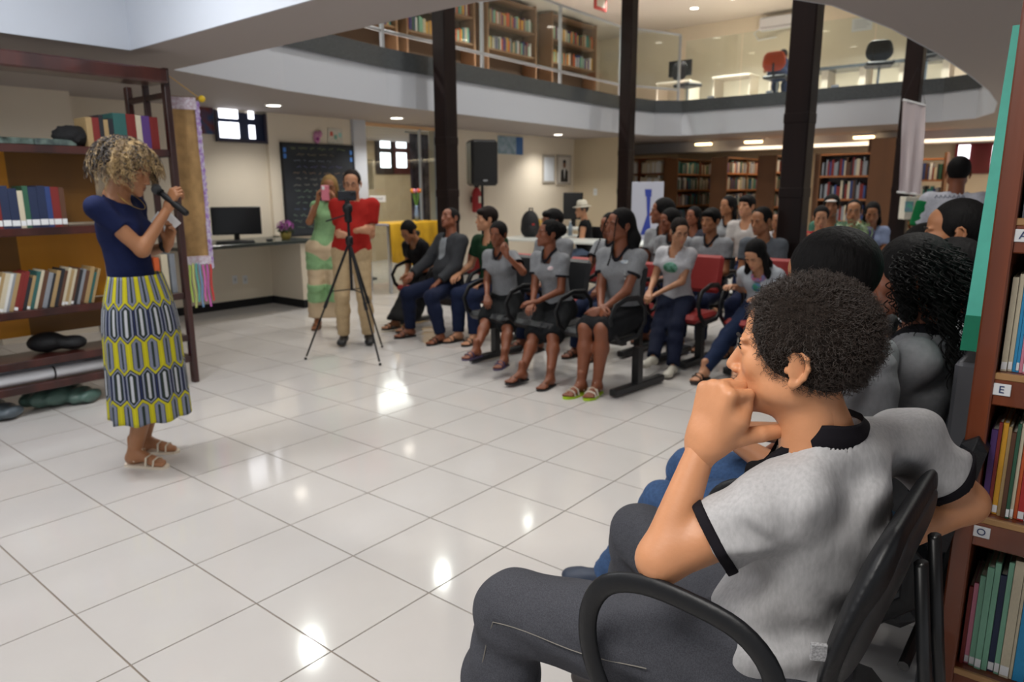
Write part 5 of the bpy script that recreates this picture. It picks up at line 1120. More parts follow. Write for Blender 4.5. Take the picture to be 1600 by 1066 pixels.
        for (pc, pr_, dx, dz) in top.get('print', []):
            c0 = CH+f*.1*s+left*dx*s+upv*dz*s; bx = E_(c0, (pr_[0]*s, .09, pr_[1]*s), BR)
            V, F = sdf(torso(g), .007, inf=.0045, bounds=(c0-.2, c0+.2), post=lambda D, X, Y, Z: np.maximum(post(D, X, Y, Z), prim_d(bx, X, Y, Z)))
            if len(V): mk('shirt_print', V, F, mat('print', pc, .7, n=(30, .5), col2=top.get('pc2', '#d5d8d5')), so, True, base)
    # lower garment
    if bot:
        kind, col = bot[:2]; g = top.get('pg', .014) if top else .014; bm_ = bot[2] if len(bot) > 2 else mat('denim' if kind == 'pants' else 'cloth', col, .85, n=(90, .25), bump=(22, .3), spec=.2)
        gp = [E_(P-upv*.02, (.172*s+g, .122*s+g, .12*s+g), basis(f, upv), k=.05)]; ph = (sum(map(ord, label)) % 5)
        wcut = P+upv*.10*s
        if kind == 'pants':
            for sd in 'LR':
                gp += leg(sd, g)[:-1]+[C_(J['knee'+sd]+(J['ank'+sd]-J['knee'+sd])*.35-f*.012*s, J['ank'+sd]+(J['knee'+sd]-J['ank'+sd])*.03, .055*s+g*1.1, .045*s+g, k=.03, cap=1)]
            fz = .005
        elif kind == 'skirt':   # knee-length, spans the thighs
            for sd in 'LR': gp += leg(sd, g+.008, .98)+[C_(J['knee'+sd]+(J['hip'+sd]-J['knee'+sd])*.25, J['knee'+sd]+(J['ank'+sd]-J['knee'+sd])*.07+f*.0, .078*s+g, .070*s+g, k=.03, cap=1)]
            for t in (.3, .5, .7, .86): 
                a = J['hipL']+(J['kneeL']-J['hipL'])*t; b_ = J['hipR']+(J['kneeR']-J['hipR'])*t; gp.append(C_(a, b_, (.085-.03*t)*s+g, k=.05))
            fz = .005
        elif kind == 'gown':
            for t in np.linspace(0, 1, 7):
                a = J['hipL']+(J['ankL']-J['hipL'])*t; b_ = J['hipR']+(J['ankR']-J['hipR'])*t; gp.append(C_(a, b_, (.10+.01*t)*s, k=.06))
            for sd in 'LR': gp += leg(sd, .022)
            fz = .006
        def postb(D, X, Y, Z):
            D = D+fz*np.sin(X*31+Z*37+ph)*np.sin(Y*29-Z*41+ph)*.8
            D = np.maximum(D, (X-wcut[0])*upv[0]+(Y-wcut[1])*upv[1]+(Z-wcut[2])*upv[2])
            if kind == 'gown': D = np.maximum(D, (bot[3] if len(bot) > 3 else .12)-Z)
            return D
        V, F = sdf(gp, vox*.9, post=postb); mk({'pants': 'trousers', 'skirt': 'skirt', 'gown': 'skirt'}[kind], V, F, bm_, e, True, base)
    hair(e, base, Rh, HC, s, hairst, hairc, vox, sum(map(ord, label)) % 11); face(e, base, Rh, HC, s, sk, glasses=glasses, eyes=eyes, lip={'lt': '#b0605a', 'md': '#8a4a40'}.get(sk, '#6e3a32'))
    return e, base, Rh, HC
def sit(name, label, hpx, hpy, xy, fwd, hfwd=None, seatz=.45, lean=.05, handL=(.07, .34, .10), handR=(-.07, .34, .10), foot=None, spread=.11, kz=None, tilt=0., roll=0., smin=.82, smax=1.06, shin=0.0, ll=1., sc=None, **kw):
    """seated person: head centre seen at pixel (hpx, hpy), pelvis near xy"""
    f = nrm([fwd[0], fwd[1], 0]); L = np.cross([0, 0, 1], f); d = math.hypot(*xy)
    H = T(hpx, hpy, d); hz = seatz+.075; s = sc or min(max((H[2]-hz)/.70, smin), smax)
    if hfwd is None: hfwd = (-3.9-H[0], 1.6-H[1], -.1)
    hf = nrm(hfwd); hf = nrm(hf+np.array([0, 0, -tilt])); up = nrm(np.array([0, 0, 1.])+L*roll)
    Rh = basis(hf, up); neck = H+Rh@np.array([0, .035, -.165])*s
    pel = np.array([neck[0]-f[0]*lean, neck[1]-f[1]*lean, hz]); chest = pel+(neck-pel)*.70
    J = dict(pelvis=pel, chest=chest, neck=neck, head=H, fwd=f, hfwd=hf, hup=up)
    for sd, g in (('L', 1), ('R', -1)):
        J['sh'+sd] = neck+L*g*(.148 if kw.get('female') else .158)*s-np.array([0, 0, .068*s]); J['hip'+sd] = pel+L*g*.09*s+f*.02
        tgt = handL if sd == 'L' else handR
        w_ = np.array(tgt, float) if isinstance(tgt, np.ndarray) else pel+L*tgt[0]*s+f*tgt[1]*s+np.array([0, 0, tgt[2]*s])
        J['el'+sd], J['wr'+sd] = ik(J['sh'+sd], w_, .275*s, .245*s, -f*.6+L*g*.5-np.array([0, 0, .8]))
        if foot is not None: a = np.array([*foot[0 if g > 0 else 1], .088*s])
        else: a = J['hip'+sd]+L*g*(spread-.09)*s+f*(.42*s+shin); a[2] = .088*s
        k, a2 = ik(J['hip'+sd], a, .43*s*ll, .40*s*ll, np.array([0, 0, 1.])+f*.8); J['knee'+sd] = k; J['ank'+sd] = a if abs(a2-a).max() < .02 else a2
        J['ank'+sd][2] = max(J['ank'+sd][2], .088*s)
    kw.setdefault('vox', min(max(d*.0022, .009), .018))
    return figure(name, label, J, s=s, **kw), J, s
GREY = '#84868a'; TEE = dict(col=GREY, trim='#15141a', sleeve=.55)
def tee(**k): d = dict(TEE); d.update(k); return d
# ---------------------------------------------------------------- the audience
B1 = bench((-3.42, 4.72), -.10, (-.55, 0, .55), 'black three-seat bench under the three girls of the front row', M_SEATB, legs=(-.68, .86))
bench((-5.15, 5.55), -.05, (-.66, 0, .60), 'red and black bench under the hooded boy and woman in black', M_SEATR, bh=.13)
bench((-3.60, 5.77), -.05, (-.35, .28), 'low red bench of the second row behind the three girls', M_SEATR, bh=.115)
bench((-2.70, 5.72), -.05, (0,), 'red single seat under the woman in round spectacles', M_SEATR)
bench((-2.05, 5.75), -.05, (0,), 'red single seat under the girl looking down at her lap', M_SEATR)
bench((-3.0, 6.75), 0, (-.55, 0, .55), 'third row bench under the two girls in grey', M_SEATB, bh=.12)
sit('person', 'seated girl in grey uniform tee covering her mouth with one hand, purple sandals', 778, 366, (-3.97, 4.80), (.12, -1), sk='dk', top=tee(neck='v'), bot=('skirt', '#17191b'), hairst='short', hairc='black', shoes='sandal#3a3050', shoec='#4a3f5c', female=True,
    handL=np.array(K(792, 400, 5.93)), handR=(-.02, .34, .08), foot=((-3.60, 4.30), (-3.78, 4.06)), hfwd=(.25, -1, -.1), hands=('bend', 'relax'), palm={'L': np.array([-.1, 1, .1]), 'Ld': np.array([-.55, -.1, .9])}, lean=.10)
sit('person', 'seated girl in grey uniform tee and black headband, curly bun, black flip-flops', 857, 365, (-3.42, 4.74), (-.02, -1), sk='dk', top=tee(print=[('#b98a94', (.03, .02), .07, .02)]), bot=('skirt', '#15171a'), hairst='bun', hairc='black', shoes='thong', shoec='#1c1a1c', female=True,
    handL=(.03, .36, .10), handR=(-.01, .38, .08), foot=((-3.14, 4.32), (-3.36, 4.23)), hfwd=(-.55, -.9, .12), hands=('relax', 'relax'), palm={'L': np.array([0, .2, -1]), 'Ld': np.array([-.7, -.6, -.1]), 'R': np.array([0, .2, -1]), 'Rd': np.array([.3, -.9, -.3])}, lean=.12)
sit('person', 'seated girl in grey uniform tee with thin braids, hands clasped, lime green sandals', 968, 352, (-2.88, 4.72), (.05, -1), sk='dk', top=tee(print=[('#8fa0b4', (.035, .014), .075, .06), ('#3a3d44', (.009, .06), .09, -.05)]), bot=('skirt', '#15161a'), hairst='braids', hairc='black', shoes='sandal#c9c0b0', shoec='#a6c81e', female=True,
    handL=(.01, .35, .09), handR=(-.01, .34, .10), foot=((-2.74, 4.36), (-2.84, 4.30)), hfwd=(-.45, -1, .05), hands=('bend', 'bend'), palm={'L': np.array([-.8, 0, -.5]), 'Ld': np.array([-.7, -.7, -.4]), 'R': np.array([.8, 0, -.5]), 'Rd': np.array([.7, -.7, -.4])}, lean=.05)
sit('person', 'seated boy in dark grey hooded jacket over a grey tee, head tilted back', 703, 342, (-5.20, 5.42), (-.1, -1), sk='dk', top=dict(col='#35373b', sleeve=1.95, g=.022, neck='v', name='hooded_jacket', print=[('#80868c', (.055, .16), 0, .02)], pc2='#80868c'), bot=('pants', '#171f38'), hairst='crop', hairc='black', hfwd=(-.1, -1, .35), roll=-.25,
    handL=(.16, .26, .08), handR=(-.25, .30, .12), spread=.2, foot=((-4.95, 4.95), (-5.42, 4.98)), lean=-.05, shoec='#1c1a1c', belly=.01)
sit('person', 'seated woman in black dress bending down over her hands', 638, 362, (-5.85, 5.55), (.0, -1), sk='md', top=dict(col='#0e0d10', sleeve=.5, neck='v'), bot=('gown', '#0d0d10'), hairst='lowbun', hairc='black', female=True, hfwd=(.15, -1, -.75),
    handL=(.05, .30, .06), handR=(-.05, .30, .04), lean=.16, hands=('relax', 'bend'), foot=((-5.62, 5.12), (-5.80, 5.10)), smin=.92)
sit('person', 'seated boy in dark green tee behind the girl covering her mouth', 760, 342, (-4.62, 5.62), (0, -1), sk='lt', top=dict(col='#16341f', sleeve=.6, neck='crew'), bot=('pants', '#1a2440'), hairst='fringe', hairc='dbrown', hfwd=(-.65, -1, .0), handL=(.14, .3, .1), handR=(-.2, .32, .14))
sit('person', 'seated boy in grey uniform tee just behind the girl with the headband', 862, 346, (-3.95, 5.72), (0, -1), sk='dk', top=tee(), bot=('pants', '#1a2440'), hairst='fringe', hairc='black', hfwd=(-.5, -1, .05))
sit('person', 'seated student in grey uniform tee mostly hidden behind the braided girl', 952, 352, (-3.30, 5.78), (0, -1), sk='dk', top=tee(), bot=('pants', '#1a2440'), hairst='crop', hfwd=(-.2, -1, -.2), handR=(-.2, .32, .1), lean=-.05, smax=.9)
sit('person', 'seated woman in round spectacles and white tee with green print', 1062, 362, (-2.70, 5.66), (.0, -1), sk='lt', top=dict(col='#b9b9be', sleeve=.5, neck='crew', print=[('#2a6b4a', (.085, .055), .0, -.03)], pc2='#6fa090'), bot=('pants', '#151c33'), hairst='lowbun', hairc='dbrown', glasses=True, female=True,
    hfwd=(.75, -.8, -.28), handL=(-.04, .30, .12), handR=(-.14, .32, .12), foot=((-2.55, 5.20), (-2.66, 5.02)), shoes='shoe', shoec='#b8b4a8')
sit('person', 'seated girl in white printed tee with long dark hair, looking down at her lap', 1180, 398, (-2.02, 5.60), (.0, -1), sk='lt', top=dict(col='#a9aeb5', sleeve=.55, neck='crew', print=[('#b03a44', (.07, .05), .01, .04), ('#2f8a68', (.05, .045), .0, -.06)], pc2='#5a7aa8'), bot=('pants', '#1d2a47'), hairst='longfront', hairc='black', female=True,
    hfwd=(-.15, -1, -.7), handL=(.1, .30, .12), handR=(-.24, .18, .2), lean=.12, foot=((-2.0, 5.08), (-2.28, 5.18)), smin=.9)
A3 = [('seated girl in grey tee with hair down in front of the flip chart', 1034, 330, (-3.65, 6.75), (-.9, -.6, 0), 'long', 'dk', True, GREY), ('seated girl in grey tee leaning close behind the woman in spectacles', 1046, 345, (-3.28, 6.55), (-.6, -1, -.2), 'long', 'dk', True, GREY),
      ('seated boy in grey uniform tee with straight fringe, hands folded', 1110, 345, (-2.93, 6.55), (-.2, -1, .0), 'fringe', 'md', False, GREY), ('seated boy in grey uniform tee beside the third column', 1189, 345, (-2.42, 6.45), (-.3, -1, -.15), 'crop', 'md', False, '#565b62'),
      ('small girl with dark loose hair between the fringed boy and spectacled woman', 1083, 338, (-3.75, 8.2), (-.2, -1, 0), 'long', 'dk', True, '#3a3a44'), ('distant woman with long dark hair in grey tee', 1137, 322, (-3.9, 9.3), (-.4, -1, 0), 'long', 'md', True, GREY), ('distant boy in white shirt before the library cases', 1166, 322, (-3.35, 8.7), (-.2, -1, .05), 'fringe', 'lt', False, '#b5b0ae'),
      ('distant student in white shirt almost hidden behind the fringed boy', 1215, 345, (-2.9, 8.9), (-.2, -1, 0), 'crop', 'md', False, '#b9b6b8'),
      ('seated woman in red top clasping her hands at the back table', 1283, 340, (-2.32, 8.0), (.3, -1, -.2), 'lowbun', 'lt', True, '#8f1f26'), ('seated man in pale cap behind the woman in red', 1299, 322, (-2.6, 9.0), (.2, -1, 0), 'cap', 'md', False, '#3f6a5a'),
      ('seated man in spectacles with moustache at the back table', 1334, 330, (-2.16, 8.55), (.2, -1, 0), 'crop', 'tan', False, '#4a4566'), ('seated young woman in pale blue blouse at the back table', 1363, 333, (-2.1, 9.1), (.2, -1, -.3), 'long', 'md', True, '#8a98b8')]
for i, (lab, x, y, xy, hf, hs, sk, fem, col) in enumerate(A3):
    sit('person', lab, x, y, xy, (.0, -1), sk=sk, top=dict(col=col, trim='#15141a' if col == GREY else None, sleeve=.55, neck='v' if col == GREY else 'crew'), bot=('pants', '#1c2440'), hairst=hs, female=fem, hfwd=hf, glasses=(i == 10), handL=(.06, .3, .14) if i != 8 else (.02, .24, .42), handR=(-.06, .3, .14) if i != 8 else (-.02, .24, .42))
    if i > 3: office_chair((xy[0], xy[1]+.02, 0), 'black chair at the back of the hall under %s' % ['the small girl', 'the distant long-haired woman', 'the distant boy in white', 'the half-hidden student', 'the woman in red', 'the man in the cap', 'the man with moustache', 'the woman in pale blue'][i-4])
# man in straw hat
(e, b0, Rh, HC), J, s = sit('person', 'seated man in black sleeveless shirt and pale straw hat', 909, 328, (-6.15, 9.35), (-.9, -.5), sk='lt', top=dict(col='#0d0e11', sleeve=.12, neck='crew'), bot=('pants', '#7d8fae'), hairst='crop', hairc='grey', hfwd=(-.6, -.9, -.1), handL=(.1, .3, .2), handR=(-.15, .3, .2), belly=.02)
b = MB(); b.lathe([(.0, .145), (.05, .15), (.075, .135), (.088, .07), (.092, .055), (.145, .045), (.15, .05), (.10, .062)], (0, .01, 0), 22); V = [HC+Rh@np.array(v) for v in b.V]; mk('straw_hat', V, b.F, mat('straw', '#c9c4b4', .8, bump=(120, .3)), e, True, b0)
b = MB(); b.lathe([(.0915, .058), (.094, .058), (.0905, .08), (.0885, .08)], (0, .01, 0), 22); V = [HC+Rh@np.array(v) for v in b.V]; mk('hat_band', V, b.F, mat('hatband', '#8f8a7c', .8), e, True, b0)
office_chair((J['pelvis'][0], J['pelvis'][1], 0), 'black chair under the man in the straw hat')
# ---- standing people
def stand(name, label, hpx, hpy, xy, fwd, hfwd, handL, handR, s=1., feet=None, lean=0., **kw):
    f = nrm([fwd[0], fwd[1], 0]); L = np.cross([0, 0, 1], f); H = T(hpx, hpy, math.hypot(*xy)); hf = nrm(hfwd); Rh = basis(hf); neck = H+Rh@np.array([0, .035, -.165])*s
    pel = np.array([xy[0], xy[1], .93*s]); chest = pel+(neck-pel)*.70; J = dict(pelvis=pel, chest=chest, neck=neck, head=H, fwd=f, hfwd=hf)
    for sd, g in (('L', 1), ('R', -1)):
        J['sh'+sd] = neck+L*g*.172*s-np.array([0, 0, .055*s]); J['hip'+sd] = pel+L*g*.088*s-np.array([0, 0, .02])
        t = handL if sd == 'L' else handR; t = t if isinstance(t, np.ndarray) else neck+L*t[0]*s+f*t[1]*s+np.array([0, 0, t[2]*s])
        hint = kw.get('hint') or (-f*.5+L*g*.6-np.array([0, 0, .8])); J['el'+sd], J['wr'+sd] = ik(J['sh'+sd], t, .285*s, .255*s, -f*.4+L*g*.5-np.array([0, 0, 1.]))
        a = np.array([*(xy+(L[:2]*g*.12 if feet is None else feet[0 if g > 0 else 1])), .088*s]) if feet is None else np.array([*feet[0 if g > 0 else 1], .088*s])
        J['knee'+sd], a2 = ik(J['hip'+sd], a, .435*s, .42*s, f); J['ank'+sd] = a
    kw.setdefault('vox', min(max(math.hypot(*xy)*.0022, .009), .018)); return figure(name, label, J, s=s, **kw), J
mb = np.array([-5.60, 4.42])
(e, b0, Rh, HC), J = stand('person', 'standing man in red tee and khaki trousers with folded arms and spectacles', 550, 286, mb, (.70, -.66), (.65, -.72, -.18), (-.05, .20, -.33), (.06, .24, -.28), s=1.0, sk='lt', top=dict(col='#a5231d', sleeve=.62, neck='crew', hem=-.12, g=.016), bot=('pants', '#b8a07c', cloth('#b8a07c')), hairst='crop', hairc='dbrown', glasses=True, shoes='shoe', shoec='#141416', belly=.025,
    hands=('bend', 'bend'), palm={'L': np.array([-.7, .66, 0]), 'Ld': np.array([-.66, -.70, .1]), 'R': np.array([-.7, .66, 0]), 'Rd': np.array([.66, .70, -.05])})
lb_ = np.array([-6.52, 4.78])
(e, b0, Rh, HC), J = stand('person', 'standing woman in green and beige striped long dress filming with pink phone', 515, 292, lb_, (.75, -.66), (.7, -.7, -.12), (.05, .32, -.02), (-.12, .30, -.0), s=.96, sk='md', female=True, hairst='bob', hairc='blond', glasses=True, bot=('gown', '#c9bfa0', mat('gown', '#c9b393', .8, bump=(20, .2)), .12), top=dict(col='#8fb886', sleeve=.02, neck='off', hem=-.02, name='strapless_top'), shoec='#6a4a34',
    hands=('bend', 'bend'), palm={'R': np.array([.6, .6, 0.]), 'Rd': np.array([0.1, 0, 1.]), 'L': np.array([-.6, -.6, 0.]), 'Ld': np.array([0.1, 0, 1.])})
for z0, z1 in ((.30, .50), (.66, .86)):   # green bands of the dress
    gp = []
    for t in np.linspace(0, 1, 7):
        gp.append(C_(J['hipL']+(J['ankL']-J['hipL'])*t, J['hipR']+(J['ankR']-J['hipR'])*t, (.10+.01*t)*.96, k=.06))
    for sd in 'LR':
        h_, k_, a_ = J['hip'+sd], J['knee'+sd], J['ank'+sd]; gp += [C_(h_, k_, .1065, .0777, k=.04), C_(k_, k_+(a_-k_)*.35, .072, .077, k=.03), C_(k_+(a_-k_)*.35, a_, .077, .065, k=.03)]
    ph = sum(map(ord, 'standing woman in green and beige striped long dress filming with pink phone')) % 5
    V, F = sdf(gp, .011, inf=.005, post=lambda D, X, Y, Z: np.maximum(np.maximum(D+.006*np.sin(X*31+Z*37+ph)*np.sin(Y*29-Z*41+ph)*.8, z0-Z), Z-z1)); mk('green_band', V, F, cloth('#8fb886'), e, True, b0)
q = (J['wrL']+J['wrR'])/2+np.array([.03, -.02, .10]); R = basis((.75, -.66, 0)); ph_ = empty('mobile_phone', tuple(q), 'pink mobile phone held up by the woman in the striped dress', 'phone'); MB().bbox(q, (.042, .005, .078), .006, R=R).build('case', mat('phone_pink', '#d8788a', .4), ph_, base=tuple(q)); MB().bbox(q+R@np.array([-.02, -.006, .05]), (.014, .003, .018), .004, R=R).build('camera_bump', M_WHT, ph_, base=tuple(q))
# man with back turned, white shirt with green sleeves
(e, b0, Rh, HC), J = stand('person', 'standing man seen from behind in white shirt with green sleeves', 1497, 270, np.array([-1.02, 6.75]), (-.1, 1), (-.25, 1, 0), (.16, .12, -.50), (-.16, .12, -.50), s=1.02, sk='dk', top=dict(col='#b7b9c4', sleeve=.7, g=.02, neck='crew', hem=-.12), bot=('pants', '#20242e'), hairst='crop', hairc='black', shoes='shoe', belly=.05, eyes=False)
for sd in 'LR':
    a, b_ = J['sh'+sd], J['el'+sd]; out = (a-J['neck'])*.12; V, F = sdf([C_(a+out, a+(b_-a)*.74, .078, .07, k=.02, cap=2)], .011); mk('green_sleeve', V, F, cloth('#0d6a3a'), e, True, b0)
b = MB(); c = J['chest']+np.array([0, -.155, .13])
for k in range(7): b.tube([c+[(-.09+.03*k), 0, -.012], c+[(-.08+.03*k), 0, .012], c+[(-.07+.03*k), 0, -.008]], .004, 4)
b.build('back_lettering', mat('navy', '#26304e', .6), e, base=b0)
# upstairs person
sitU = dict(seatz=S1+.45)
def upper_person():
    q = PY(1224, 88, 15.0); H = q; pel = np.array([q[0], q[1]-.25, S1+.53]); f = np.array([-.2, 1, 0]); f = nrm(f); L = np.cross([0, 0, 1], f); hf = nrm([-.2, 1, -.7]); neck = H+basis(hf)@np.array([0, .035, -.165])
    J = dict(pelvis=pel, chest=pel+(neck-pel)*.7, neck=neck, head=H, fwd=f, hfwd=hf)
    for sd, g in (('L', 1), ('R', -1)):
        J['sh'+sd] = neck+L*g*.17-[0, 0, .055]; J['hip'+sd] = pel+L*g*.09; J['el'+sd], J['wr'+sd] = ik(J['sh'+sd], pel+f*.45+L*g*.1+[0, 0, .24], .28, .25, -f*.5+L*g-np.array([0, 0, .6])); a = J['hip'+sd]+f*.42; a[2] = S1+.09; J['knee'+sd], J['ank'+sd] = ik(J['hip'+sd], a, .43, .41, np.array([0, 0, 1.]))
    figure('person', 'person in dark blue jacket bending over an upstairs desk', J, sk='md', top=dict(col='#232c45', sleeve=.7, neck='crew', gp=None), bot=('pants', '#1c2440'), hairst='crop', vox=.02, base=(pel[0], pel[1], S1), shoes='shoe', eyes=False)
    office_chair((pel[0], pel[1], S1), 'orange chair upstairs under the person bending over a desk', math.pi, mb=cloth('#a8401f'))
upper_person()
# tripod with phone
tb = (-5.12, 4.02, 0); e = empty('camera_tripod', tb, 'black tripod standing in front of the man in the red tee', 'tripod'); top_ = T(546, 300, math.hypot(*tb[:2])); hx = np.array([tb[0], tb[1], 0])
MB().tube([hx+[0, 0, .62], hx+[0, 0, 1.30]], .013).build('centre_column', M_BLK2, e, base=tb); MB().lathe([(.03, 0), (.035, .03), (.03, .08), (.045, .10), (.045, .14), (.02, .17)], hx+[0, 0, 1.22], 14).build('head', M_BLACK, e, True, base=tb); MB().tube([hx+[0, 0, 1.29], hx+[-.16, -.12, 1.23]], .007).build('handle', M_BLK2, e, base=tb); MB().lathe([(.028, 0), (.034, .02), (.034, .06), (.028, .08)], hx+[0, 0, 1.02], 12).build('collar', M_BLACK, e, True, base=tb)
for g in ((-5.41, 3.69), (-4.71, 3.96), (-5.25, 4.45)):
    ft = np.array([*g, .012]); a = hx+[0, 0, 1.05]; b = MB(); b.tube([a, a+(ft-a)*.55], .012).tube([a+(ft-a)*.5, a+(ft-a)*.98], .0085); b.tube([a+(ft-a)*.5, a+(ft-a)*.56], .016); lg = b.build('leg', M_BLK2, e, base=tb); MB().sphere(ft, .013, 6).build('rubber_foot', M_BLACK, lg, True, base=tb); MB().tube([hx+[0, 0, .63], a+(ft-a)*.42], .005).build('brace', M_BLK2, e, base=tb)
q = hx+[0, 0, 1.45]; R = basis((.0, 1, 0)@RZ(0) if False else nrm([-.62, -.2, 0])); R = basis(nrm([.79, -.61, 0])); e = empty('mobile_phone', tuple(q), 'dark phone mounted sideways on top of the tripod', 'phone'); MB().bbox(q, (.08, .006, .042), .006, R=R).build('case', mat('phone_dark', '#12151f', .25), e, base=tuple(q)); MB().bbox(q+R@np.array([.05, -.007, .015]), (.018, .003, .016), .004, R=R).build('camera_bump', M_BLACK, e, base=tuple(q)); MB().bbox(q-[0, 0, .05], (.02, .02, .025), .005, R=R).build('clamp', M_BLACK, e, base=tuple(q))
# ---- speaking woman with microphone
def hexmat():
    m = bpy.data.materials.new('hexagon_print'); m.use_nodes = True; t = NT(m); b = t.N['Principled BSDF']; b.inputs['Roughness'].default_value = .85
    uv = t.n('ShaderNodeUVMap'); sp = t.n('ShaderNodeSeparateXYZ'); t.l(uv.outputs[0], sp.inputs[0]); u, v = sp.outputs[0], sp.outputs[1]
    W_, H2 = .078, .336
    def cell(uo, vo):
        x = t.m('SUBTRACT', t.m('FRACT', t.m('ADD', t.m('DIVIDE', u, W_), uo)), .5); y = t.m('SUBTRACT', t.m('FRACT', t.m('ADD', t.m('DIVIDE', v, H2), vo)), .5)
        x = t.m('ABSOLUTE', t.m('MULTIPLY', x, W_)); y = t.m('ABSOLUTE', t.m('MULTIPLY', y, H2))
        d2 = t.m('SUBTRACT', t.m('ADD', y, t.m('MULTIPLY', x, 1.0)), .0645)   # pointed ends
        return t.m('MAXIMUM', x, d2)
    dA = cell(0, 0); dB = cell(.5, .5)
    def ramp(d, cols):
        r = t.n('ShaderNodeValToRGB'); cr = r.color_ramp; cr.interpolation = 'CONSTANT'; t.l(t.m('DIVIDE', d, .042), r.inputs[0])
        cr.elements[0].position = 0; cr.elements[0].color = lin(cols[0][1]); cr.elements[1].position = cols[1][0]; cr.elements[1].color = lin(cols[1][1])
        for p_, c_ in cols[2:]: el = cr.elements.new(p_); el.color = lin(c_)
        return r.outputs[0]
    A = ramp(dA, [(0, '#b9bcc4'), (.17, '#1d2a22'), (.44, '#16203a'), (.54, '#8d93a6'), (.72, '#141c33'), (.90, '#1f2c66')])
    B = ramp(dB, [(0, '#1d2b24'), (.14, '#767c90'), (.50, '#2a3040'), (.58, '#b9b210'), (.88, '#cfc60c')])
    mx = t.n('ShaderNodeMix', data_type='RGBA'); t.l(t.m('LESS_THAN', dB, dA), mx.inputs['Factor']); t.l(A, mx.inputs['A']); t.l(B, mx.inputs['B']); t.l(mx.outputs['Result'], b.inputs['Base Color']); return m
wb = np.array([-3.93, 1.66]); wf = nrm([.80, .60, 0]); wl_ = np.cross([0, 0, 1], wf)
handR = T(262, 326, math.hypot(*wb)-.06); handL = T(262, 384, math.hypot(*wb)+.08)
(e, b0, Rh, HC), J = stand('person', 'standing woman with curly blond hair, navy top and hexagon-print skirt', 203, 263, wb, wf, wf+np.array([0, 0, -.42]), handL, handR, s=1.0, sk='tan', female=True, hairst='short', hairc='#2a211c', top=dict(col='#141d42', sleeve=.5, neck='wide', g=.007, hem=.12, fold=.003, name='navy_top'), shoec='#e0d3c0', shoes='sandal#ddd2bd', vox=.0085,
    feet=(G(228, 708)[:2], G(214, 728)[:2]), hands=('bend', 'grip'), palm={'R': wf*.4+wl_*.8, 'Rd': wf*.5+np.array([0, 0, .9])-wl_*.0, 'L': -wl_*.7-wf*.3, 'Ld': wf*.3+np.array([0, 0, .9])})
P = J['pelvis']; zt_, zb_ = 1.07, .30; V = []; UV = []; F = []; n = 96; rows = 40
for i in range(rows):
    t = i/(rows-1); z = zt_+(zb_-zt_)*t; hip = math.sin(min(t*2.6, 1)*math.pi/2); ra = .148+.045*hip+.030*t; rb_ = .118+.05*hip+.025*t; c = P[:2]+wf[:2]*(.01+.0*t)
    for k in range(n):
        a = 2*math.pi*k/n; fo = 1+(.045*t+.012)*math.sin(a*9+t*1.5)+.02*t*math.sin(a*4+1); d = wl_[:2]*math.cos(a)*ra*fo+wf[:2]*math.sin(a)*rb_*fo; V.append((c[0]+d[0], c[1]+d[1], z-.006*math.sin(a*9)*t)); UV.append((a*.2, z))
for i in range(rows-1):
    for k in range(n): F.append((i*n+k, i*n+(k+1) % n, (i+1)*n+(k+1) % n, (i+1)*n+k)[::-1])
so = mk('skirt', V, F, hexmat(), e, True, b0); uvl = so.data.uv_layers.new(name='UVMap')
vi = np.zeros(len(so.data.loops), np.int32); so.data.loops.foreach_get('vertex_index', vi); uvv = np.array(UV, np.float32)[vi]; pl_ = uvv.reshape(-1, 4, 2); w_ = (pl_[:, :, 0].max(1)-pl_[:, :, 0].min(1)) > .5; sub = pl_[w_]; sub[sub[:, :, 0] < .3, 0] += 2*math.pi*.2; pl_[w_] = sub; uvl.data.foreach_set('uv', pl_.reshape(-1).astype(np.float32))
md = so.modifiers.new('thickness', 'SOLIDIFY'); md.thickness = .004
# curls
rr = np.random.RandomState(4); N = 1500; hp_ = []; hq = []
for i in range(N):
    d = rr.normal(size=3); d /= np.linalg.norm(d); d[2] = abs(d[2])*1.0-.26; d /= np.linalg.norm(d)
    if d[1] < -.55 and d[2] < .35: continue
    root = np.array([0, .022, .030])+d*np.array([.084, .102 if d[1] < 0 else .135, .094]); u = np.cross(d, [0, 0, 1.]); u /= np.linalg.norm(u)+1e-6; v = np.cross(d, u)
    g = np.array([d[0]*.8, d[1]*.8-.12*(d[1] < .3), -.55]); L = rr.uniform(.075, .135)*(1.15 if d[1] > 0 else .9); ph = rr.uniform(0, 6); k = 22; pts = []; W0 = HC+Rh@root; dw = Rh@d; uw = np.cross(dw, [0, 0, 1.]); uw /= np.linalg.norm(uw)+1e-6; vw = np.cross(dw, uw)
    for j in range(k):
        t = j/(k-1); c = W0+dw*L*.55*math.sin(min(t*1.4, 1)*1.57)+(wf*.12*(d[1] < -.2)-np.array([0, 0, 1.]))*L*.85*t**1.5; rad_ = .0075*min(1, t*4); pts.append(c+(uw*math.cos(ph+t*24)+vw*math.sin(ph+t*24))*rad_)
    (hp_ if rr.rand() < (.80 if d[1] < .15 else .28) else hq).append(pts)
hobj = [o for o in e.children if o.name.startswith('hair')][0]
strands('blond_curls', hp_, .0017, mat('blond_strand', '#b89c6c', .5, n=(30, .5), col2='#6a543a'), hobj, b0); strands('dark_curls', hq, .0018, mat('dark_strand', '#2b211a', .5), hobj, b0)
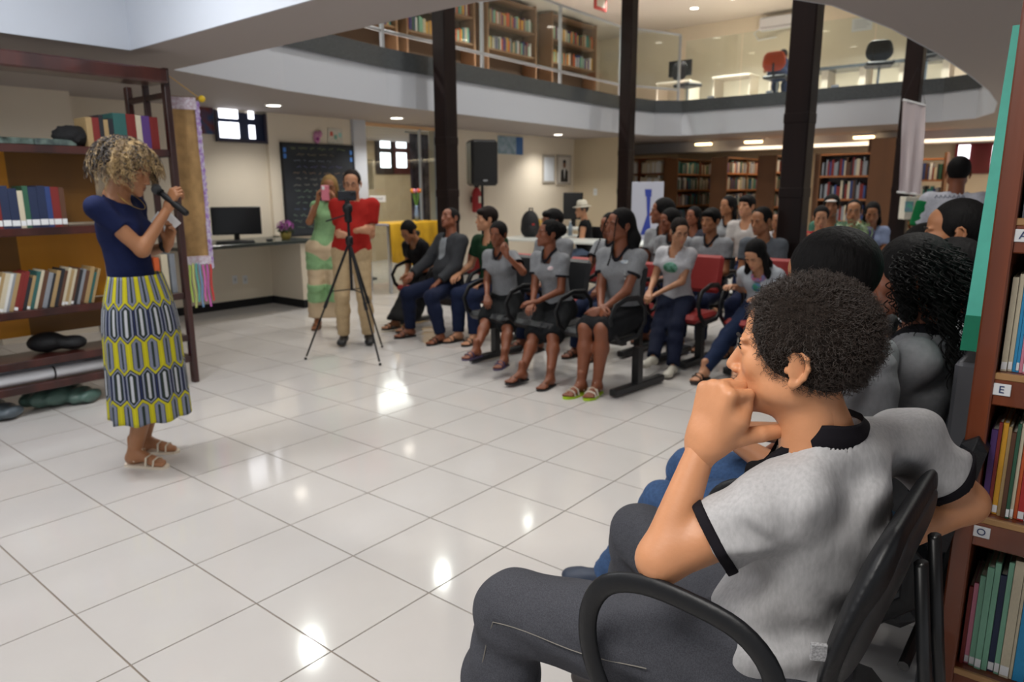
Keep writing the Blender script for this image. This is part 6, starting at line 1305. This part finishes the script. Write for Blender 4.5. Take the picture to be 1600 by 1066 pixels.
b = MB(); NKc = J['neck']; b.tube([NKc+wl_*.075*math.cos(a)+wf*(.03+.085*(-math.sin(a)*.5+.5)*1.3)+np.array([0, 0, .03-.10*(.5-.5*math.sin(a))]) for a in np.linspace(0, 2*math.pi, 20)[:-1]], .0018, 5, closed=True); b.build('necklace', mat('gold', '#c9a860', .3, metal=.8), e, base=b0); 
b = MB(); a = J['wrL']; dd = nrm(a-J['elL']); b.lathe([(.031, -.012), (.033, -.012), (.033, .012), (.031, .012)], a-dd*.02, 16, axis=dd); b.build('wristwatch', M_BLK2, e, base=b0)
mp = J['wrR']+nrm(wf*.5+np.array([0, 0, .9]))*.075+wf*.03; md_ = nrm(K(296, 338, 4.0)-K(240, 293, 4.0)); mp = (K(262, 310, (M.T@(mp-CAM))[2])); e2 = empty('microphone', tuple(mp), 'black microphone with silver mesh head held by the speaking woman', 'microphone')
MB().lathe([(.012, -.01), (.016, .02), (.019, .09), (.017, .17), (.012, .178)], mp-md_*.045, 14, axis=md_).build('handle', M_BLACK, e2, True, base=tuple(mp)); MB().sphere(mp-md_*.075, (.026, .026, .028), 8).build('grille', mat('mic_mesh', '#5a5d60', .45, metal=.5, bump=(600, .8)), e2, True, base=tuple(mp)); MB().lathe([(.021, 0), (.021, .01)], mp-md_*.054, 14, axis=md_).build('ring', M_BLK2, e2, base=tuple(mp))
q = K(254, 352, 3.93); e2 = empty('folded_paper', tuple(q), 'folded white paper note in the speaking woman\'s left hand', 'paper'); R = basis(nrm(-q*[1, 1, 0]), nrm([.25, .2, 1])); MB().bbox(q, (.06, .002, .05), .0015, R=R@RY(.4)).build('sheet', M_WHT, e2, base=tuple(q)); MB().bbox(q+R@np.array([.03, -.006, .02]), (.04, .002, .045), .0015, R=R@RY(.6)).build('folded_leaf', M_WHT, e2, base=tuple(q))
# ---------------------------------------------------------------- row on the right, seen from behind
def rowchair(x, y, lab, rz=math.pi*1.5, z=0.): pass
bench((-.42, 2.95), -math.pi/2, (-.9+.0, -.32, .27, .85), 'black bench of the right-hand row under the dark-haired students', M_SEATB)
W_ = (-1, .0)
sit('person', 'student with straight black hair in grey tee, blue jeans and navy sneakers', 1294, 440, (-.62, 1.95), (-1, .05), sk='md', top=tee(), bot=('pants', '#405a82'), hairst='short', hairc='black', hfwd=(-1, -.05, -.25), shoes='shoe', shoec='#2a3447', foot=((-1.26, 2.10), (-1.16, 2.28)), vox=.008, lean=-.02, handL=(.02, .26, .12), handR=(-.10, .30, .12), sc=1.04, seatz=.56, ll=1.17)
sit('person', 'student with long black curls in grey tee and light blue jeans', 1420, 434, (-.46, 2.38), (-1, .0), sk='dk', top=tee(col='#8b8d91'), bot=('pants', '#6f96ba'), hairst='bob', hairc='black', hfwd=(-1, -.1, -.2), shoes='shoe', shoec='#3a3c44', foot=((-.98, 2.36), (-.94, 2.62)), vox=.009, lean=-.08, sc=.98, smax=1.1)
sit('person', 'boy with short black hair and visible ear beyond the curly-haired student', 1482, 428, (-.42, 2.93), (-1, .0), sk='dk', top=tee(), bot=('pants', '#405a82'), hairst='crop', hairc='black', hfwd=(-1, .15, -.15), vox=.01, lean=-.04, sc=1.0)
sit('person', 'boy with cropped hair looking left in front of the man in white', 1490, 362, (-.40, 3.5), (-1, .0), sk='md', top=tee(), bot=('pants', '#405a82'), hairst='crop', hairc='black', hfwd=(-1, -.25, -.1), vox=.011, lean=0., sc=1.06)
sit('person', 'student of whom only the dark crown shows behind the curls', 1440, 392, (-.85, 3.75), (-1, .0), sk='md', top=tee(), bot=('pants', '#405a82'), hairst='crop', hairc='black', hfwd=(-1, -.0, -.3), vox=.012, lean=0., sc=.98)
office_chair((-.85, 3.78, 0), 'black chair of the student whose dark crown shows', -math.pi/2)
# loose curls down the back of the curly-haired student
cp = [o for o in bpy.data.objects if str(o.get('label', '')).startswith('student with long black curls')][0]; hb = np.array(cp.location); hob = [o for o in cp.children if o.name.startswith('hair')][0]
hc = T(1420, 434, math.hypot(-.46, 2.38)); rr = np.random.RandomState(8); cs = []
for i in range(520):
    d = rr.normal(size=3); d /= np.linalg.norm(d); d[2] = d[2]*.8+.1
    if d[0] < -.5: continue
    d /= np.linalg.norm(d); root = hc+np.array([.02, 0, .03])+d*[.10, .085, .095]; L = rr.uniform(.05, .12); ph = rr.uniform(0, 6); pts = []
    for j in range(24):
        t = j/23; c = root+d*.018*math.sin(min(1, t*2)*1.57)+np.array([.035*t+d[0]*.03*t, d[1]*.05*t, -L*t]); pts.append(c+np.array([math.cos(ph+t*20), math.sin(ph+t*20), 0])*.007*min(1, t*3))
    cs.append(pts)
for (sx, sy, n_) in ((.10, -.08, 26), (.09, .09, 14)):
    for i in range(n_):
        ph = rr.uniform(0, 6); root = hc+np.array([sx+rr.uniform(-.01, .02), sy+rr.uniform(-.025, .025), -.06]); L = rr.uniform(.14, .24)
        cs.append([root+np.array([.06*t+.012*math.cos(ph+t*14), .012*math.sin(ph+t*14)-.02*t, -L*t]) for t in np.linspace(0, 1, 24)])
strands('loose_curls', cs, .0022, mat('black_strand', '#0a0909', .7, spec=.2), hob, hb)
# black hair tie on the straight-haired student's shoulder
q = K(1392, 508, 1.72); MB().tube([q+[.0, .028*math.cos(a), .016*math.sin(a)] for a in np.linspace(0, 6.28, 14)[:-1]], .011, 8, closed=True).build('hair_tie', mat('tie', '#0e0d10', .9), None, True, label='black hair tie on the shoulder of the straight-haired student', cat='hair tie')
# ---------------------------------------------------------------- boy in the foreground
ch0 = (-.40, 1.30, 0); e = empty('armchair', ch0, 'black moulded chair with loop armrests under the foreground boy', 'chair')
MB().bbox((-.46, 1.30, .475), (.24, .235, .035), .033).build('seat', M_SEATB, e, True, base=ch0)
V, F = sdf([C_((-.232, 1.19, .80), (-.232, 1.42, .80), .145, k=.06, flat=((.97, 0, -.22), 6.5)), C_((-.20, 1.18, .90), (-.20, 1.44, .90), .09, k=.06, flat=((.97, 0, -.22), 4.2))], .006); mk('backrest', V, F, M_BLACK, e, True, ch0)
V, F = sdf([C_((-.217, 1.20, .80), (-.217, 1.41, .80), .122, k=.06, flat=((.97, 0, -.22), 6.)), C_((-.187, 1.20, .90), (-.187, 1.42, .90), .065, k=.06, flat=((.97, 0, -.22), 4.2))], .006); mk('back_cover', V, F, mat('grey_shell', '#2b2b2d', .45), e, True, ch0)
for y in (1.24, 1.36): MB().tube([(-.30, y, .44), (-.10, y, .50), (-.13, y, .70), (-.155, y, .90)], [(.011, .020)]*4, 8, flat=(0, 1, 0)).build('back_frame', M_STEEL, e, True, base=ch0)
MB().tube([(-.16, 1.22, .72), (-.16, 1.38, .72)], .009).build('crossbar', M_STEEL, e, base=ch0)
for yy, nm in ((1.035, 'near'), (1.58, 'far')):
    P = [(-.66, yy, .66), (-.655, yy, .73), (-.62, yy, .785), (-.55, yy, .812), (-.46, yy, .812), (-.37, yy, .795), (-.315, yy, .745), (-.305, yy, .67), (-.33, yy, .58), (-.40, yy, .515), (-.50, yy, .485), (-.58, yy, .51), (-.635, yy, .58)]
    pp = []; n = len(P)
    for i in range(n):   # smooth the loop
        for t in (0, .25, .5, .75):
            p0, p1, p2, p3 = [np.array(P[(i+k) % n]) for k in (-1, 0, 1, 2)]; pp.append(.5*((2*p1)+(-p0+p2)*t+(2*p0-5*p1+4*p2-p3)*t*t+(-p0+3*p1-3*p2+p3)*t**3))
    MB().tube(pp, [(.020, .011)]*len(pp), 12, closed=True, flat=(0, 1, 0)).build('armrest', M_BLACK, e, True, base=ch0)
    s_ = 1 if yy < 1.2 else -1; MB().tube([(-.45, yy, .495), (-.45, yy+s_*.1, .44)], .014).build('arm_bracket', M_STEEL, e, base=ch0)
MB().tube([(-.44, 1.30, .07), (-.44, 1.30, .45)], .03, 12).build('column', M_STEEL, e, base=ch0)
for k in range(5): a = k*1.2566+.3; MB().tube([(-.44, 1.30, .09), (-.44+.27*math.cos(a), 1.30+.27*math.sin(a), .05)], .018).sphere((-.44+.27*math.cos(a), 1.30+.27*math.sin(a), .027), .026, 6).build('leg', M_STEEL, e, True, base=ch0)
HC0 = K(1246, 550, 1.25); bd = nrm([-.985, -.16, .03]); Rb = basis(bd)
JB = dict(pelvis=(-.40, 1.30, .60), chest=(-.335, 1.325, .90), neck=(-.336, 1.288, 1.082), head=HC0, fwd=(-1, 0, 0), hfwd=bd, shL=K(1240, 778, 1.235), shR=K(1418, 690, 1.44), elL=(-.535, 1.075, .848), wrL=K(1096, 702, 1.29), elR=K(1508, 785, 1.47), wrR=K(1385, 850, 1.42), hipL=(-.44, 1.215, .60), kneeL=(-.915, 1.12, .575), ankL=(-1.0, 1.06, .10), hipR=(-.44, 1.385, .60), kneeR=(-.83, 1.56, .60), ankR=(-.90, 1.60, .10))
jean = mat('charcoal_denim', '#4b4c52', .85, n=(420, .25), col2='#3c3d43', bump=(26, .5), spec=.2)
teeb = mat('heather_jersey', '#b4b3b4', .9, n=(160, .14), bump=(11, .8), spec=.15, stretch=(1, 1, .35))
(e, b0, Rh, HC), = [figure('person', 'curly-haired boy in grey tee with black collar resting chin on fist, nearest the camera', JB, s=1.0, sk='#cc8f66', top=dict(col='#9da3aa', trim='#141117', sleeve=.62, g=.014, neck='crew', fold=.004, mat=teeb, hem=-.02, trimw=.026, pg=.026, creases=True), bot=('pants', '#34353a', jean), hairst='boy', hairc='#241c17', shoes='shoe', vox=.0062, hands=('chin', 'relax'), hscale=(1.17, 1.0), palm={'L': np.array([.42, .80, .0]), 'Ld': np.array([.16, .12, 1.]), 'R': np.array([0, 0, -1.])}, hm='boy')]
hob = [o for o in e.children if o.name.startswith('hair')][0]
nv = len(hob.data.vertices); co = np.zeros(nv*3, np.float32); hob.data.vertices.foreach_get('co', co); co = co.reshape(-1, 3); no = np.zeros(nv*3, np.float32); hob.data.vertices.foreach_get('normal', no); no = no.reshape(-1, 3)
rr = np.random.RandomState(2); cen = np.array(HC)-np.array(b0)+Rh@np.array([0, .02, .03]); keep = ((co-cen)*no).sum(1) > .03; ids = np.where(keep)[0]; hl_ = (co-(np.array(HC)-np.array(b0)))@Rh; ln_ = no@Rh; fz_ = (hl_[:, 1] < -.01) & (hl_[:, 2] < .06) & (ln_[:, 1] < -.8) | (ln_[:, 2] < -.8); ids = np.where(keep & ~fz_)[0]; ids = rr.choice(ids, 9000); k = 7
root = co[ids]+rr.normal(size=(9000, 3))*.002; nn = no[ids]; tt = np.cross(nn, rr.normal(size=(9000, 3))); tt /= np.linalg.norm(tt, axis=1)[:, None]; bb_ = np.cross(nn, tt); Lh = rr.uniform(.010, .020, (9000, 1)); ang = rr.uniform(0, 6.28, (9000, 1)); PS = []
for j in range(k):
    t = j/(k-1); PS.append(root+nn*(Lh*t*.8-.002)+(tt*np.cos(ang+t*5.5)+bb_*np.sin(ang+t*5.5))*.0036*min(1, t*2.2)+tt*Lh*.35*t)
strands('curly_strands', np.stack(PS, 1), .00040, mat('curl_strand', '#322822', .42), hob)
# small marks and seams
for p in ((-.062, -.058, -.052), (-.058, .0, -.098)):
    pass
b = MB()
for sd in ('L', 'R'):
    a, k_, an = np.array(JB['hip'+sd]), np.array(JB['knee'+sd]), np.array(JB['ank'+sd]); n_ = np.array([0, -1, .0]) if sd == 'L' else np.array([0, -1, 0.])
    if sd == 'R': continue
    P = [a+(k_-a)*t+n_*(.088-.030*t+.0285)+np.array([0, 0, .012+.006*math.sin(t*9)]) for t in np.linspace(.25, .97, 14)]+[k_+(an-k_)*t+n_*(.080)+np.array([.004*math.sin(t*9), 0, 0]) for t in np.linspace(.08, .8, 10)]
    b.tube(P, .0013, 4, cap=False)
b.build('seam_stitching', mat('stitch', '#77736c', .9), [o for o in e.children if o.name.startswith('trousers')][0], base=b0)
q = np.array([-.252, 1.052, .80]); MB().bbox(q, (.012, .004, .014), .001, R=RZ(.5)).build('maker_tag', mat('tag', '#a9a9ab', .6, n=(300, .5)), bpy.data.objects['armchair'], base=ch0)
